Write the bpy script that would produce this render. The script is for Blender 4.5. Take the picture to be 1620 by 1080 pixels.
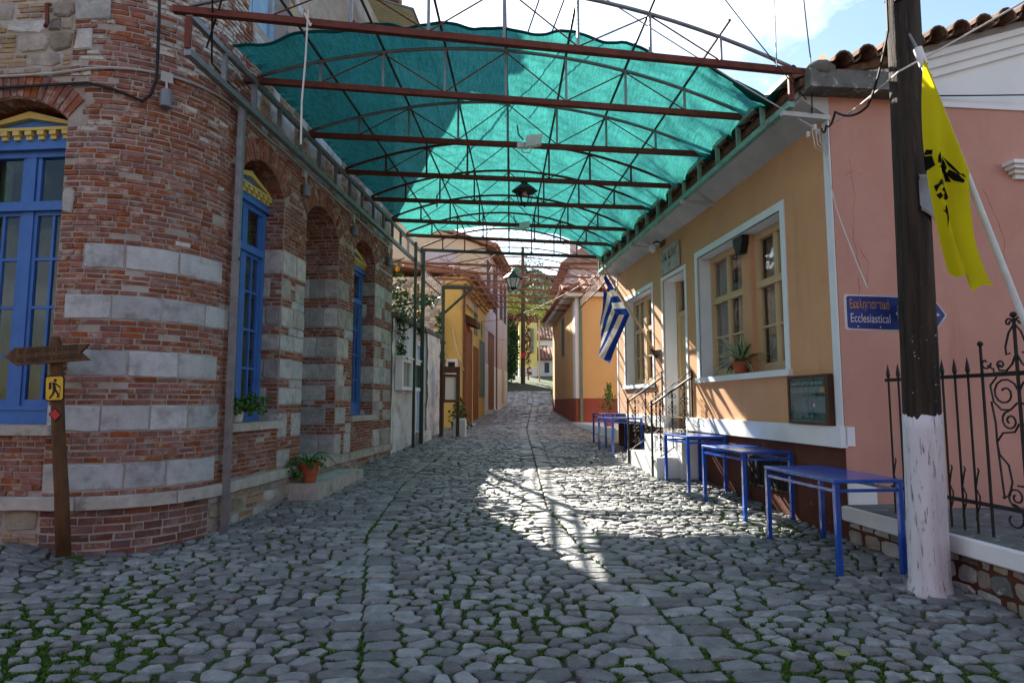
import bpy, bmesh, math, random
from mathutils import Vector, Matrix, noise as mnoise
R_ = math.radians; PI = math.pi; sin, cos = math.sin, math.cos
for o in list(bpy.data.objects): bpy.data.objects.remove(o)
sc = bpy.context.scene
COL = sc.collection
rng = random.Random(7)

# ---------------------------------------------------------------- camera
CAMZ = 1.65; FPX = 1000.0; PITCH = math.atan(97 / FPX)
cd = bpy.data.cameras.new('camera'); cam = bpy.data.objects.new('camera', cd); COL.objects.link(cam)
cd.sensor_width = 36; cd.lens = 36 * FPX / 1620; cd.clip_start = 0.05; cd.clip_end = 3000
cam.location = (0, 0, CAMZ); cam.rotation_euler = (PI / 2 + PITCH, 0, 0)
sc.camera = cam
# ---------------------------------------------------------------- sky and sun
SUN_AZ, SUN_EL = R_(-22), R_(32)            # azimuth measured from +Y towards +X
w = bpy.data.worlds.new('World'); sc.world = w; w.use_nodes = True
nt = w.node_tree; nt.nodes.clear()
def N(t, **k):
    n = nt.nodes.new(t)
    for a, b in k.items(): setattr(n, a, b)
    return n
sky = N('ShaderNodeTexSky', sky_type='NISHITA'); sky.sun_disc = False
sky.sun_elevation = SUN_EL; sky.sun_rotation = SUN_AZ % (2 * PI); sky.altitude = 400; sky.air_density = 1.3; sky.dust_density = .8; sky.ozone_density = 1.2
tc = N('ShaderNodeTexCoord'); mp_ = N('ShaderNodeMapping'); mp_.inputs['Scale'].default_value = (1.6, 1.6, 3.2); mp_.inputs['Location'].default_value = (0.35, 0.2, 0.1)
nz = N('ShaderNodeTexNoise'); nz.inputs['Scale'].default_value = 1.5; nz.inputs['Detail'].default_value = 9; nz.inputs['Roughness'].default_value = .6
cr = N('ShaderNodeValToRGB'); cr.color_ramp.elements[0].position = .50; cr.color_ramp.elements[1].position = .70
mx = N('ShaderNodeMix', data_type='RGBA'); bg = N('ShaderNodeBackground'); wo = N('ShaderNodeOutputWorld')
mul = N('ShaderNodeMath', operation='MULTIPLY'); mul.inputs[1].default_value = .85
L_ = nt.links.new
L_(tc.outputs['Generated'], mp_.inputs['Vector']); L_(mp_.outputs['Vector'], nz.inputs['Vector']); L_(nz.outputs['Fac'], cr.inputs['Fac'])
L_(cr.outputs['Color'], mul.inputs[0]); L_(mul.outputs[0], mx.inputs['Factor']); L_(sky.outputs['Color'], mx.inputs['A'])
mx.inputs['B'].default_value = (10, 10.2, 10.6, 1)
L_(mx.outputs['Result'], bg.inputs['Color']); L_(bg.outputs['Background'], wo.inputs['Surface'])
bg.inputs['Strength'].default_value = .068
sd = Vector((sin(SUN_AZ) * cos(SUN_EL), cos(SUN_AZ) * cos(SUN_EL), sin(SUN_EL)))
sl = bpy.data.lights.new('sun', 'SUN'); sun = bpy.data.objects.new('sun', sl); COL.objects.link(sun)
sl.energy = 5.0; sl.angle = R_(.55); sl.color = (1, .93, .82)
sun.rotation_euler = sd.to_track_quat('Z', 'Y').to_euler(); sun.location = sd * 60
sc.view_settings.view_transform = 'Standard'; sc.view_settings.look = 'None'; sc.view_settings.gamma = 1
sc.view_settings.exposure = 1.92
sc.render.engine = 'CYCLES'
sc.cycles.max_bounces = 6; sc.cycles.diffuse_bounces = 3; sc.cycles.glossy_bounces = 3; sc.cycles.transparent_max_bounces = 8
sc.render.film_transparent = False

# ---------------------------------------------------------------- text meshes (made first, while the scene is empty)
TXT = {}
for key, body in dict(sg='Εκκλησιαστικό', se='Ecclesiastical', pq='ΟΙΚ. ΚΩΝΤ', pn='-58-', a1='ΑΓ. ΑΝΑΡΓΥΡΟΙ ΑΓΙΑΣΟΣ', a2='AG. ANARGYROI-AGIASSOU',
                      m1='Δωμάτιο μεστών φαγητούς', m2='ΕΠΑΝΩ ΑΠΟ ΤΗΝ ΑΓΟΡΑ', m3='Εστιατόριο  πλατείας', m4='Ουζερί καφενείο', m5='του χωριού  Αγιάσος',
                      m6='ΠΙΤΑ  ΦΑΣΟΛΙΑ', m7='ΟΥΖΟ  ΛΑΔΙ', m8='ΤΥΡΙ  ΕΛΙΑ', m9='ΚΡΑΣΙ', m10='Καθημερινά από το μεσημέρι έως αργά').items():
    cu = bpy.data.curves.new(key, 'FONT'); cu.body = body; cu.size = 1; cu.resolution_u = 3
    ob = bpy.data.objects.new(key, cu); COL.objects.link(ob)
    dg = bpy.context.evaluated_depsgraph_get()
    me = bpy.data.meshes.new_from_object(ob.evaluated_get(dg))
    TXT[key] = ([tuple(v.co) for v in me.vertices], [tuple(p.vertices) for p in me.polygons])
    bpy.data.objects.remove(ob); bpy.data.meshes.remove(me)

# ---------------------------------------------------------------- materials
MATS = {}
def mat(name, c1, c2=None, scale=6, rough=.8, rnd=0., bump=.2, bscale=None, stretch=(1, 1, 1), metal=0., spec=.3, c3=None, c3s=1.5, c3r=(.5, .6), dist=.01, hue=0., c4=None, c4s=9, c4r=(.58, .64), nd=6, c5=None, c5s=3, c5r=(.56, .74), c5k=(1, 1, .12)):
    m = bpy.data.materials.new(name); m.use_nodes = True; t = m.node_tree; t.nodes.clear()
    def n(ty, **k):
        q = t.nodes.new(ty)
        for a, b in k.items(): setattr(q, a, b)
        return q
    ln = t.links.new
    out = n('ShaderNodeOutputMaterial'); p = n('ShaderNodeBsdfPrincipled')
    p.inputs['Roughness'].default_value = rough; p.inputs['Metallic'].default_value = metal; p.inputs['Specular IOR Level'].default_value = spec
    ln(p.outputs[0], out.inputs[0])
    tcn = n('ShaderNodeTexCoord'); oi = n('ShaderNodeObjectInfo'); at = n('ShaderNodeAttribute', attribute_name='rnd')
    ad = n('ShaderNodeMath', operation='ADD'); ln(oi.outputs['Random'], ad.inputs[0]); ln(at.outputs['Fac'], ad.inputs[1])
    fr = n('ShaderNodeMath', operation='FRACT'); ln(ad.outputs[0], fr.inputs[0])
    mpn = n('ShaderNodeMapping'); mpn.inputs['Scale'].default_value = stretch
    vm = n('ShaderNodeVectorMath', operation='ADD'); mm = n('ShaderNodeMath', operation='MULTIPLY'); mm.inputs[1].default_value = 37 if rnd else 0
    ln(fr.outputs[0], mm.inputs[0]); ln(tcn.outputs['Object'], vm.inputs[0]); ln(mm.outputs[0], vm.inputs[1]); ln(vm.outputs[0], mpn.inputs['Vector'])
    def nse(s, d=6, r=.6):
        q = n('ShaderNodeTexNoise'); q.inputs['Scale'].default_value = s; q.inputs['Detail'].default_value = d; q.inputs['Roughness'].default_value = r
        ln(mpn.outputs[0], q.inputs['Vector']); return q
    def ramp(src, a, b):
        q = n('ShaderNodeMapRange'); q.inputs['From Min'].default_value = a; q.inputs['From Max'].default_value = b; ln(src, q.inputs['Value']); return q
    col = None
    c2 = c2 or tuple(x * .8 for x in c1)
    q = n('ShaderNodeMix', data_type='RGBA'); q.inputs['A'].default_value = (*c1, 1); q.inputs['B'].default_value = (*c2, 1)
    ln(ramp(nse(scale, nd).outputs['Fac'], .36, .66).outputs[0], q.inputs['Factor']); col = q.outputs['Result']
    for c, s, r in ((c3, c3s, c3r), (c4, c4s, c4r)):
        if c:
            q = n('ShaderNodeMix', data_type='RGBA'); ln(col, q.inputs['A']); q.inputs['B'].default_value = (*c, 1)
            ln(ramp(nse(s, 9, .68).outputs['Fac'], *r).outputs[0], q.inputs['Factor']); col = q.outputs['Result']
    if c5:
        m5 = n('ShaderNodeMapping'); m5.inputs['Scale'].default_value = c5k; ln(tcn.outputs['Object'], m5.inputs['Vector'])
        q5 = n('ShaderNodeTexNoise'); q5.inputs['Scale'].default_value = c5s; q5.inputs['Detail'].default_value = 8; q5.inputs['Roughness'].default_value = .65; ln(m5.outputs[0], q5.inputs['Vector'])
        q = n('ShaderNodeMix', data_type='RGBA'); ln(col, q.inputs['A']); q.inputs['B'].default_value = (*c5, 1); ln(ramp(q5.outputs['Fac'], *c5r).outputs[0], q.inputs['Factor']); col = q.outputs['Result']
    if rnd or hue:
        hs = n('ShaderNodeHueSaturation'); a = n('ShaderNodeMath', operation='MULTIPLY_ADD'); a.inputs[1].default_value = rnd; a.inputs[2].default_value = 1 - rnd / 2
        ln(fr.outputs[0], a.inputs[0]); ln(a.outputs[0], hs.inputs['Value'])
        if hue:
            wn = n('ShaderNodeTexWhiteNoise', noise_dimensions='1D'); ln(fr.outputs[0], wn.inputs['W'])
            b = n('ShaderNodeMath', operation='MULTIPLY_ADD'); b.inputs[1].default_value = hue; b.inputs[2].default_value = .5 - hue / 2
            ln(wn.outputs['Value'], b.inputs[0]); ln(b.outputs[0], hs.inputs['Hue'])
            b2 = n('ShaderNodeMath', operation='MULTIPLY_ADD'); b2.inputs[1].default_value = .5; b2.inputs[2].default_value = .72
            ln(wn.outputs['Value'], b2.inputs[0]); ln(b2.outputs[0], hs.inputs['Saturation'])
        ln(col, hs.inputs['Color']); col = hs.outputs['Color']
    ln(col, p.inputs['Base Color'])
    if bump:
        bn = n('ShaderNodeBump'); bn.inputs['Strength'].default_value = bump; bn.inputs['Distance'].default_value = dist
        ln(nse(bscale or scale * 4, 8, .65).outputs['Fac'], bn.inputs['Height']); ln(bn.outputs[0], p.inputs['Normal'])
    MATS[name] = m; return m
mat('brick', (.265, .092, .06), (.185, .066, .046), 14, .92, .5, .7, 60, c4=(.41, .33, .275), c4s=8, c4r=(.52, .70), hue=.018)
mat('brick_dark', (.19, .075, .06), (.12, .055, .05), 12, .92, .6, .6, 50, c4=(.30, .26, .23), c4s=7, c4r=(.52, .7), hue=.03)
mat('brick_white', (.52, .48, .44), (.42, .37, .33), 12, .92, .4, .6, 50, c4=(.26, .11, .08), c4s=16, c4r=(.52, .58))
mat('brick_tan', (.36, .24, .15), (.26, .16, .10), 12, .92, .6, .6, 50, hue=.03)
mat('mortar', (.37, .32, .285), (.28, .24, .215), 5, .95, 0, .9, 60, c3=(.41, .37, .34), c3s=1.2, c4=(.22, .12, .095), c4s=7, c4r=(.58, .74))
mat('stone', (.45, .455, .465), (.355, .36, .375), 9, .85, .3, .8, 40, c4=(.23, .215, .205), c4s=4.5, c4r=(.52, .74), dist=.012)
mat('stone_rough', (.47, .45, .42), (.31, .30, .285), 7, .9, .55, .9, 26, c4=(.20, .18, .16), c4s=4, c4r=(.56, .75), dist=.025)
mat('rubble', (.36, .30, .235), (.22, .18, .14), 7, .93, .7, .9, 30, c4=(.33, .16, .08), c4s=3, c4r=(.62, .72), dist=.02, hue=.04)
mat('ledge', (.47, .44, .40), (.34, .315, .29), 8, .85, .2, .5, 40, c4=(.20, .17, .14), c4s=4, c4r=(.58, .72))
mat('cobble', (.262, .264, .262), (.158, .160, .160), 9, .42, .85, 1., 22, c4=(.38, .375, .365), c4s=13, c4r=(.58, .74), spec=.5, hue=.03, dist=.02)
mat('soil', (.075, .064, .05), (.045, .038, .03), 9, .95, 0, .6, 40, c3=(.045, .085, .012), c3s=1.1, c3r=(.46, .56))
mat('ground', (.12, .10, .07), (.07, .08, .04), .4, .95, 0, .3)
mat('moss', (.09, .18, .02), (.055, .115, .015), 3, .8, .6, 0)
mat('blue_wood', (.055, .165, .46), (.045, .135, .40), 7, .55, .0, .15, 30, c4=(.16, .25, .42), c4s=18, c4r=(.68, .8))
mat('yellow_wood', (.62, .48, .15), (.54, .40, .12), 8, .6, 0, .15)
mat('table_blue', (.016, .085, .43), (.013, .066, .35), 5, .17, .15, .06, 30, spec=.7, c4=(.07, .13, .30), c4s=16, c4r=(.62, .72), c5=(.018, .065, .27), c5s=5, c5r=(.5, .7), c5k=(1, 1, 1))
mat('steel', (.25, .265, .28), (.18, .19, .205), 9, .5, 0, .1, metal=.5, c4=(.22, .12, .07), c4s=6, c4r=(.62, .72))
mat('steel_green', (.12, .20, .18), (.09, .14, .13), 9, .55, 0, .15, metal=.2, c4=(.20, .09, .05), c4s=5, c4r=(.58, .66))
mat('steel_verdigris', (.22, .42, .36), (.15, .30, .26), 9, .6, 0, .2, metal=.1, c4=(.22, .10, .05), c4s=7, c4r=(.56, .66))
mat('rust', (.16, .042, .026), (.10, .026, .018), 8, .7, 0, .25, metal=.15)
mat('rust_light', (.27, .12, .085), (.17, .07, .05), 8, .75, 0, .25, metal=.1)
mat('dark_steel', (.03, .032, .03), (.05, .045, .04), 9, .5, 0, .1, metal=.3)
mat('iron', (.010, .010, .011), (.018, .016, .015), 14, .55, 0, .2, spec=.35, c4=(.06, .045, .035), c4s=12, c4r=(.66, .76))
mat('green_paint', (.018, .05, .038), (.025, .045, .04), 9, .5, 0, .15)
mat('ochre', (.65, .35, .185), (.59, .305, .155), 1.1, .92, 0, .25, 22, c3=(.57, .31, .175), c3s=.7, c3r=(.45, .7), c4=(.51, .26, .14), c4s=3.5, c4r=(.60, .74), c5=(.47, .26, .14), c5s=2.2, c5r=(.60, .80))
mat('pink', (.53, .275, .215), (.47, .24, .19), 1.5, .92, 0, .35, 18, c3=(.48, .235, .185), c3s=.8, c4=(.33, .14, .10), c4s=6, c4r=(.67, .73), c5=(.40, .185, .145), c5s=2.6, c5r=(.56, .76))
mat('white_plaster', (.78, .78, .78), (.70, .70, .71), 2, .9, 0, .2, 18, c4=(.55, .52, .49), c4s=5, c4r=(.66, .78))
mat('white_trim', (.76, .80, .83), (.70, .74, .78), 3, .85, 0, .15, 18, c4=(.52, .50, .47), c4s=8, c4r=(.68, .78))
mat('whitewash', (.70, .70, .71), (.58, .57, .56), 4, .92, 0, .8, 14, c3=(.40, .36, .32), c3s=1.7, c3r=(.55, .66), dist=.03)
mat('brown_base', (.115, .040, .024), (.085, .030, .02), 3, .95, 0, .8, 60, c4=(.20, .10, .06), c4s=5, c4r=(.62, .72))
mat('concrete', (.17, .165, .155), (.10, .10, .095), 5, .95, 0, .8, 40, c4=(.36, .35, .33), c4s=9, c4r=(.56, .66))
mat('soffit', (.52, .53, .53), (.42, .43, .43), 3, .9, 0, .2)
mat('beige_wood', (.62, .43, .25), (.55, .375, .21), 6, .65, 0, .15, stretch=(1, 1, .2))
mat('terracotta_tile', (.22, .115, .075), (.12, .07, .05), 7, .92, .6, .6, 30, c4=(.30, .25, .20), c4s=5, c4r=(.56, .70))
mat('far_tile', (.33, .17, .115), (.24, .12, .09), 3, .92, .4, .4, 20)
mat('pole_wood', (.055, .038, .028), (.016, .012, .010), 26, .85, 0, 1., 55, stretch=(1, 1, .06), dist=.02, c4=(.11, .09, .075), c4s=40, c4r=(.60, .72))
mat('pole_white', (.70, .67, .70), (.62, .58, .62), 6, .85, 0, .7, 18, stretch=(1, 1, .15), c4=(.20, .15, .14), c4s=38, c4r=(.565, .63), dist=.02, c5=(.46, .41, .42), c5s=5, c5r=(.5, .75))
mat('sign_wood', (.135, .062, .026), (.07, .033, .015), 16, .8, 0, .6, 24, stretch=(1, 1, .25))
mat('dark_wood', (.10, .048, .026), (.06, .03, .018), 8, .7, 0, .4, 20, stretch=(1, 1, .2))
mat('door_wood', (.27, .105, .045), (.17, .065, .03), 6, .75, 0, .4, 20, stretch=(1, 1, .2))
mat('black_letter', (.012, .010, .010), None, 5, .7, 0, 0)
mat('yellow_paint', (.72, .42, .02), None, 5, .5, 0, 0)
mat('red_paint', (.55, .02, .025), None, 5, .5, 0, 0)
mat('sign_blue', (.030, .055, .26), (.028, .05, .23), 4, .45, 0, 0)
mat('sign_white', (.74, .74, .77), None, 4, .5, 0, 0)
mat('sign_orange', (.66, .34, .03), None, 4, .5, 0, 0)
mat('menu_green', (.012, .085, .065), None, 4, .5, 0, 0)
mat('menu_grey', (.20, .245, .285), (.17, .205, .24), 3, .5, 0, 0)
mat('lamp_grey', (.20, .205, .235), None, 6, .5, 0, 0, metal=.2)
mat('plastic_white', (.70, .70, .70), None, 6, .5, 0, 0)
mat('plastic_grey', (.45, .45, .44), None, 6, .5, 0, 0)
mat('cable_black', (.012, .012, .014), None, 6, .6, 0, 0)
mat('cable_white', (.62, .60, .56), None, 6, .6, 0, 0)
mat('terracotta', (.42, .105, .05), (.36, .085, .04), 5, .75, 0, .1)
mat('leaf', (.045, .12, .022), (.075, .16, .03), 5, .5, .7, 0, hue=.05)
mat('leaf_dark', (.028, .075, .018), (.05, .11, .022), 5, .5, .8, 0, hue=.05)
mat('leaf_olive', (.16, .21, .07), (.21, .26, .09), 3, .7, .9, 0, hue=.06)
mat('leaf_wood', (.155, .20, .12), (.20, .25, .15), .08, .8, .9, 0, hue=.05)  # foliage colour lightened to stand in for backlight and distant haze
mat('leaf_gold', (.38, .38, .06), (.27, .31, .06), 3, .7, .7, 0, hue=.05)
mat('leaf_red', (.24, .07, .035), (.15, .05, .03), 3, .7, .8, 0, hue=.05)
mat('agave_green', (.06, .15, .06), (.09, .19, .09), 6, .45, .3, 0)
mat('agave_cream', (.55, .56, .30), None, 6, .45, .2, 0)
mat('orange_fruit', (.75, .28, .01), None, 6, .5, .2, 0)
mat('bark', (.09, .065, .045), (.05, .038, .028), 9, .95, 0, .8, 25)
mat('pale_blue', (.30, .48, .68), (.24, .40, .60), 4, .7, 0, .2, c4=(.45, .50, .52), c4s=7, c4r=(.64, .74))
mat('yellow_plaster', (.62, .43, .14), (.54, .36, .11), 1.2, .93, 0, .3, 14, c3=(.42, .27, .10), c3s=.9, c3r=(.55, .70), c4=(.50, .42, .30), c4s=3, c4r=(.60, .68))
mat('lavender', (.56, .50, .54), (.50, .45, .48), 1.1, .93, 0, .2, 14, c3=(.52, .43, .36), c3s=.8, c3r=(.48, .62), c4=(.30, .26, .24), c4s=3, c4r=(.64, .72))
mat('cream', (.62, .50, .36), (.54, .43, .31), 1.2, .93, 0, .2, 14)
mat('peach', (.66, .42, .20), (.60, .37, .17), .9, .93, 0, .15, 16)
mat('red_base', (.33, .085, .06), (.26, .07, .05), 1.5, .93, 0, .2, 16)
mat('shutter_green', (.16, .22, .17), (.12, .17, .14), 5, .8, 0, .2)
mat('shutter_dark', (.08, .07, .09), None, 5, .8, 0, .2)
mat('lemon', (.70, .62, .22), None, 1, .9, 0, .1)
mat('far_white', (.66, .65, .63), (.58, .57, .55), 1, .9, 0, .1)
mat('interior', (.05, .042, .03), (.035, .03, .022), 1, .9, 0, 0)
mat('curtain_green', (.05, .11, .035), (.035, .08, .025), 3, .85, 0, 0, stretch=(9, 9, .4))
mat('curtain_cream', (.40, .33, .25), (.32, .26, .20), 3, .85, 0, 0, stretch=(9, 9, .4))
mat('zinc', (.23, .22, .25), (.19, .18, .21), 8, .6, 0, .4, 40, metal=.3)
mat('flagpole_white', (.66, .70, .70), (.55, .58, .58), 7, .55, 0, .1, c4=(.30, .28, .26), c4s=14, c4r=(.66, .72))
mat('cane', (.62, .50, .30), (.50, .40, .22), 6, .8, .3, .2)
mat('lantern_glass_w', (.72, .74, .76), None, 5, .3, 0, 0)

def shader(name, fn):
    m = bpy.data.materials.new(name); m.use_nodes = True; t = m.node_tree; t.nodes.clear()
    def n(ty, **k):
        q = t.nodes.new(ty)
        for a, b in k.items(): setattr(q, a, b)
        return q
    out = n('ShaderNodeOutputMaterial'); t.links.new(fn(n, t.links.new), out.inputs[0]); MATS[name] = m
def glass_fn(n, ln):
    g = n('ShaderNodeBsdfGlossy'); g.inputs['Roughness'].default_value = .03; g.inputs['Color'].default_value = (.9, .92, .95, 1)
    tr = n('ShaderNodeBsdfTransparent'); tr.inputs['Color'].default_value = (.92, .94, .94, 1)
    fz = n('ShaderNodeLayerWeight'); fz.inputs['Blend'].default_value = .5; pw = n('ShaderNodeMath', operation='POWER'); pw.inputs[1].default_value = 4; ln(fz.outputs['Facing'], pw.inputs[0])
    tcn = n('ShaderNodeTexCoord'); q = n('ShaderNodeTexNoise'); q.inputs['Scale'].default_value = 3; ln(tcn.outputs['Object'], q.inputs['Vector'])
    b = n('ShaderNodeBump'); b.inputs['Strength'].default_value = .08; b.inputs['Distance'].default_value = .05; ln(q.outputs['Fac'], b.inputs['Height']); ln(b.outputs[0], g.inputs['Normal'])
    a = n('ShaderNodeMath', operation='MULTIPLY_ADD'); a.inputs[1].default_value = .9; a.inputs[2].default_value = .022; ln(pw.outputs[0], a.inputs[0])
    m = n('ShaderNodeMixShader'); ln(a.outputs[0], m.inputs[0]); ln(tr.outputs[0], m.inputs[1]); ln(g.outputs[0], m.inputs[2]); return m.outputs[0]
shader('glass', glass_fn)
def cloth(colr, trans, transp, weave):
    def f(n, ln):
        d = n('ShaderNodeBsdfDiffuse'); tl = n('ShaderNodeBsdfTranslucent'); tr = n('ShaderNodeBsdfTransparent'); tr.inputs['Color'].default_value = (*[min(1, c * 1.6 + .1) for c in colr], 1)
        d.inputs['Color'].default_value = (*[c * .8 for c in colr], 1); tl.inputs['Color'].default_value = (*colr, 1)
        m = n('ShaderNodeMixShader'); m.inputs[0].default_value = trans; ln(d.outputs[0], m.inputs[1]); ln(tl.outputs[0], m.inputs[2])
        if not transp: return m.outputs[0]
        tcn = n('ShaderNodeTexCoord'); mpn = n('ShaderNodeMapping'); mpn.inputs['Scale'].default_value = weave; ln(tcn.outputs['Object'], mpn.inputs['Vector'])
        q = n('ShaderNodeTexNoise'); q.inputs['Scale'].default_value = 1; q.inputs['Detail'].default_value = 4; ln(mpn.outputs[0], q.inputs['Vector'])
        q2 = n('ShaderNodeTexNoise'); q2.inputs['Scale'].default_value = 26; q2.inputs['Detail'].default_value = 6; q2.inputs['Roughness'].default_value = .75; ln(tcn.outputs['Object'], q2.inputs['Vector'])
        av = n('ShaderNodeMath', operation='ADD'); ln(q.outputs['Fac'], av.inputs[0]); ln(q2.outputs['Fac'], av.inputs[1])
        rc = n('ShaderNodeMapRange'); rc.inputs['From Min'].default_value = .7; rc.inputs['From Max'].default_value = 1.3; ln(av.outputs[0], rc.inputs['Value'])
        mc = n('ShaderNodeMix', data_type='RGBA'); mc.inputs['A'].default_value = (*[c * .62 for c in colr], 1); mc.inputs['B'].default_value = (*[c * 1.38 for c in colr], 1); ln(rc.outputs[0], mc.inputs['Factor']); ln(mc.outputs['Result'], d.inputs['Color']); ln(mc.outputs['Result'], tl.inputs['Color'])
        r = n('ShaderNodeMapRange'); r.inputs['From Min'].default_value = .3; r.inputs['From Max'].default_value = .7; r.inputs['To Min'].default_value = transp * .35; r.inputs['To Max'].default_value = transp * 1.65
        ln(q.outputs['Fac'], r.inputs['Value'])
        m2 = n('ShaderNodeMixShader'); ln(r.outputs[0], m2.inputs[0]); ln(m.outputs[0], m2.inputs[1]); ln(tr.outputs[0], m2.inputs[2]); return m2.outputs[0]
    return f
shader('net', cloth((.032, .195, .175), .80, .02, (70, 5, 5)))
shader('net_hem', cloth((.01, .10, .10), .3, 0, None))
shader('flag_blue', cloth((.018, .05, .27), .45, 0, None)); shader('flag_white', cloth((.72, .70, .66), .45, 0, None))
shader('flag_yellow', cloth((.76, .66, .02), .45, 0, None)); shader('flag_black', cloth((.012, .012, .012), .1, 0, None))

# ---------------------------------------------------------------- frames, mesh collector, objects
class Fr:
    def __init__(s, o, a): s.o = Vector((*o, 0)) if len(o) == 2 else Vector(o); s.a = a; s.m = Matrix.Translation(s.o) @ Matrix.Rotation(a, 4, 'Z'); s.i = s.m.inverted()
    def w(s, x, y, z=0): return s.m @ Vector((x, y, z))
W0 = Fr((0, 0, 0), 0)
FL = Fr((-3.087, 6.67, 0), R_(-5.119))      # corner building: x out of the wall towards the street, y along the street
FR = Fr((3.317, 6.361, 0), R_(5.571))       # ochre building: x into the building, y along the street
FY = Fr((-1.57, 19.31, 0), math.atan2(-.078, .997))
FV = Fr((-1.09, 25.47, 0), math.atan2(-.111, .994))
OFF = {}; FRM = {}
CP, SP_ = cos(PITCH), sin(PITCH)
def px(p):
    y, z = p[1], p[2] - CAMZ
    d = y * CP + z * SP_
    if d < .1: return None
    return 810 + FPX * p[0] / d, 540 - FPX * (z * CP - y * SP_) / d, d
def sm(x): x = max(0., min(1., x)); return x * x * (3 - 2 * x)
def gz(x, y):
    if y < 30: z = .045 * y
    elif y < 36: z = 1.35 + .045 * (y - 30) + .00625 * (y - 30) ** 2
    elif y < 52: z = 1.845 + .12 * (y - 36)
    else: z = 3.765 + .05 * (y - 52)
    return z + .12 * sm((-3.6 - x) / .8) * sm((y - 2.5) / 2.5) * sm((14 - y) / 3)
def sub(a, b): return (a[0] - b[0], a[1] - b[1], a[2] - b[2])

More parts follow.
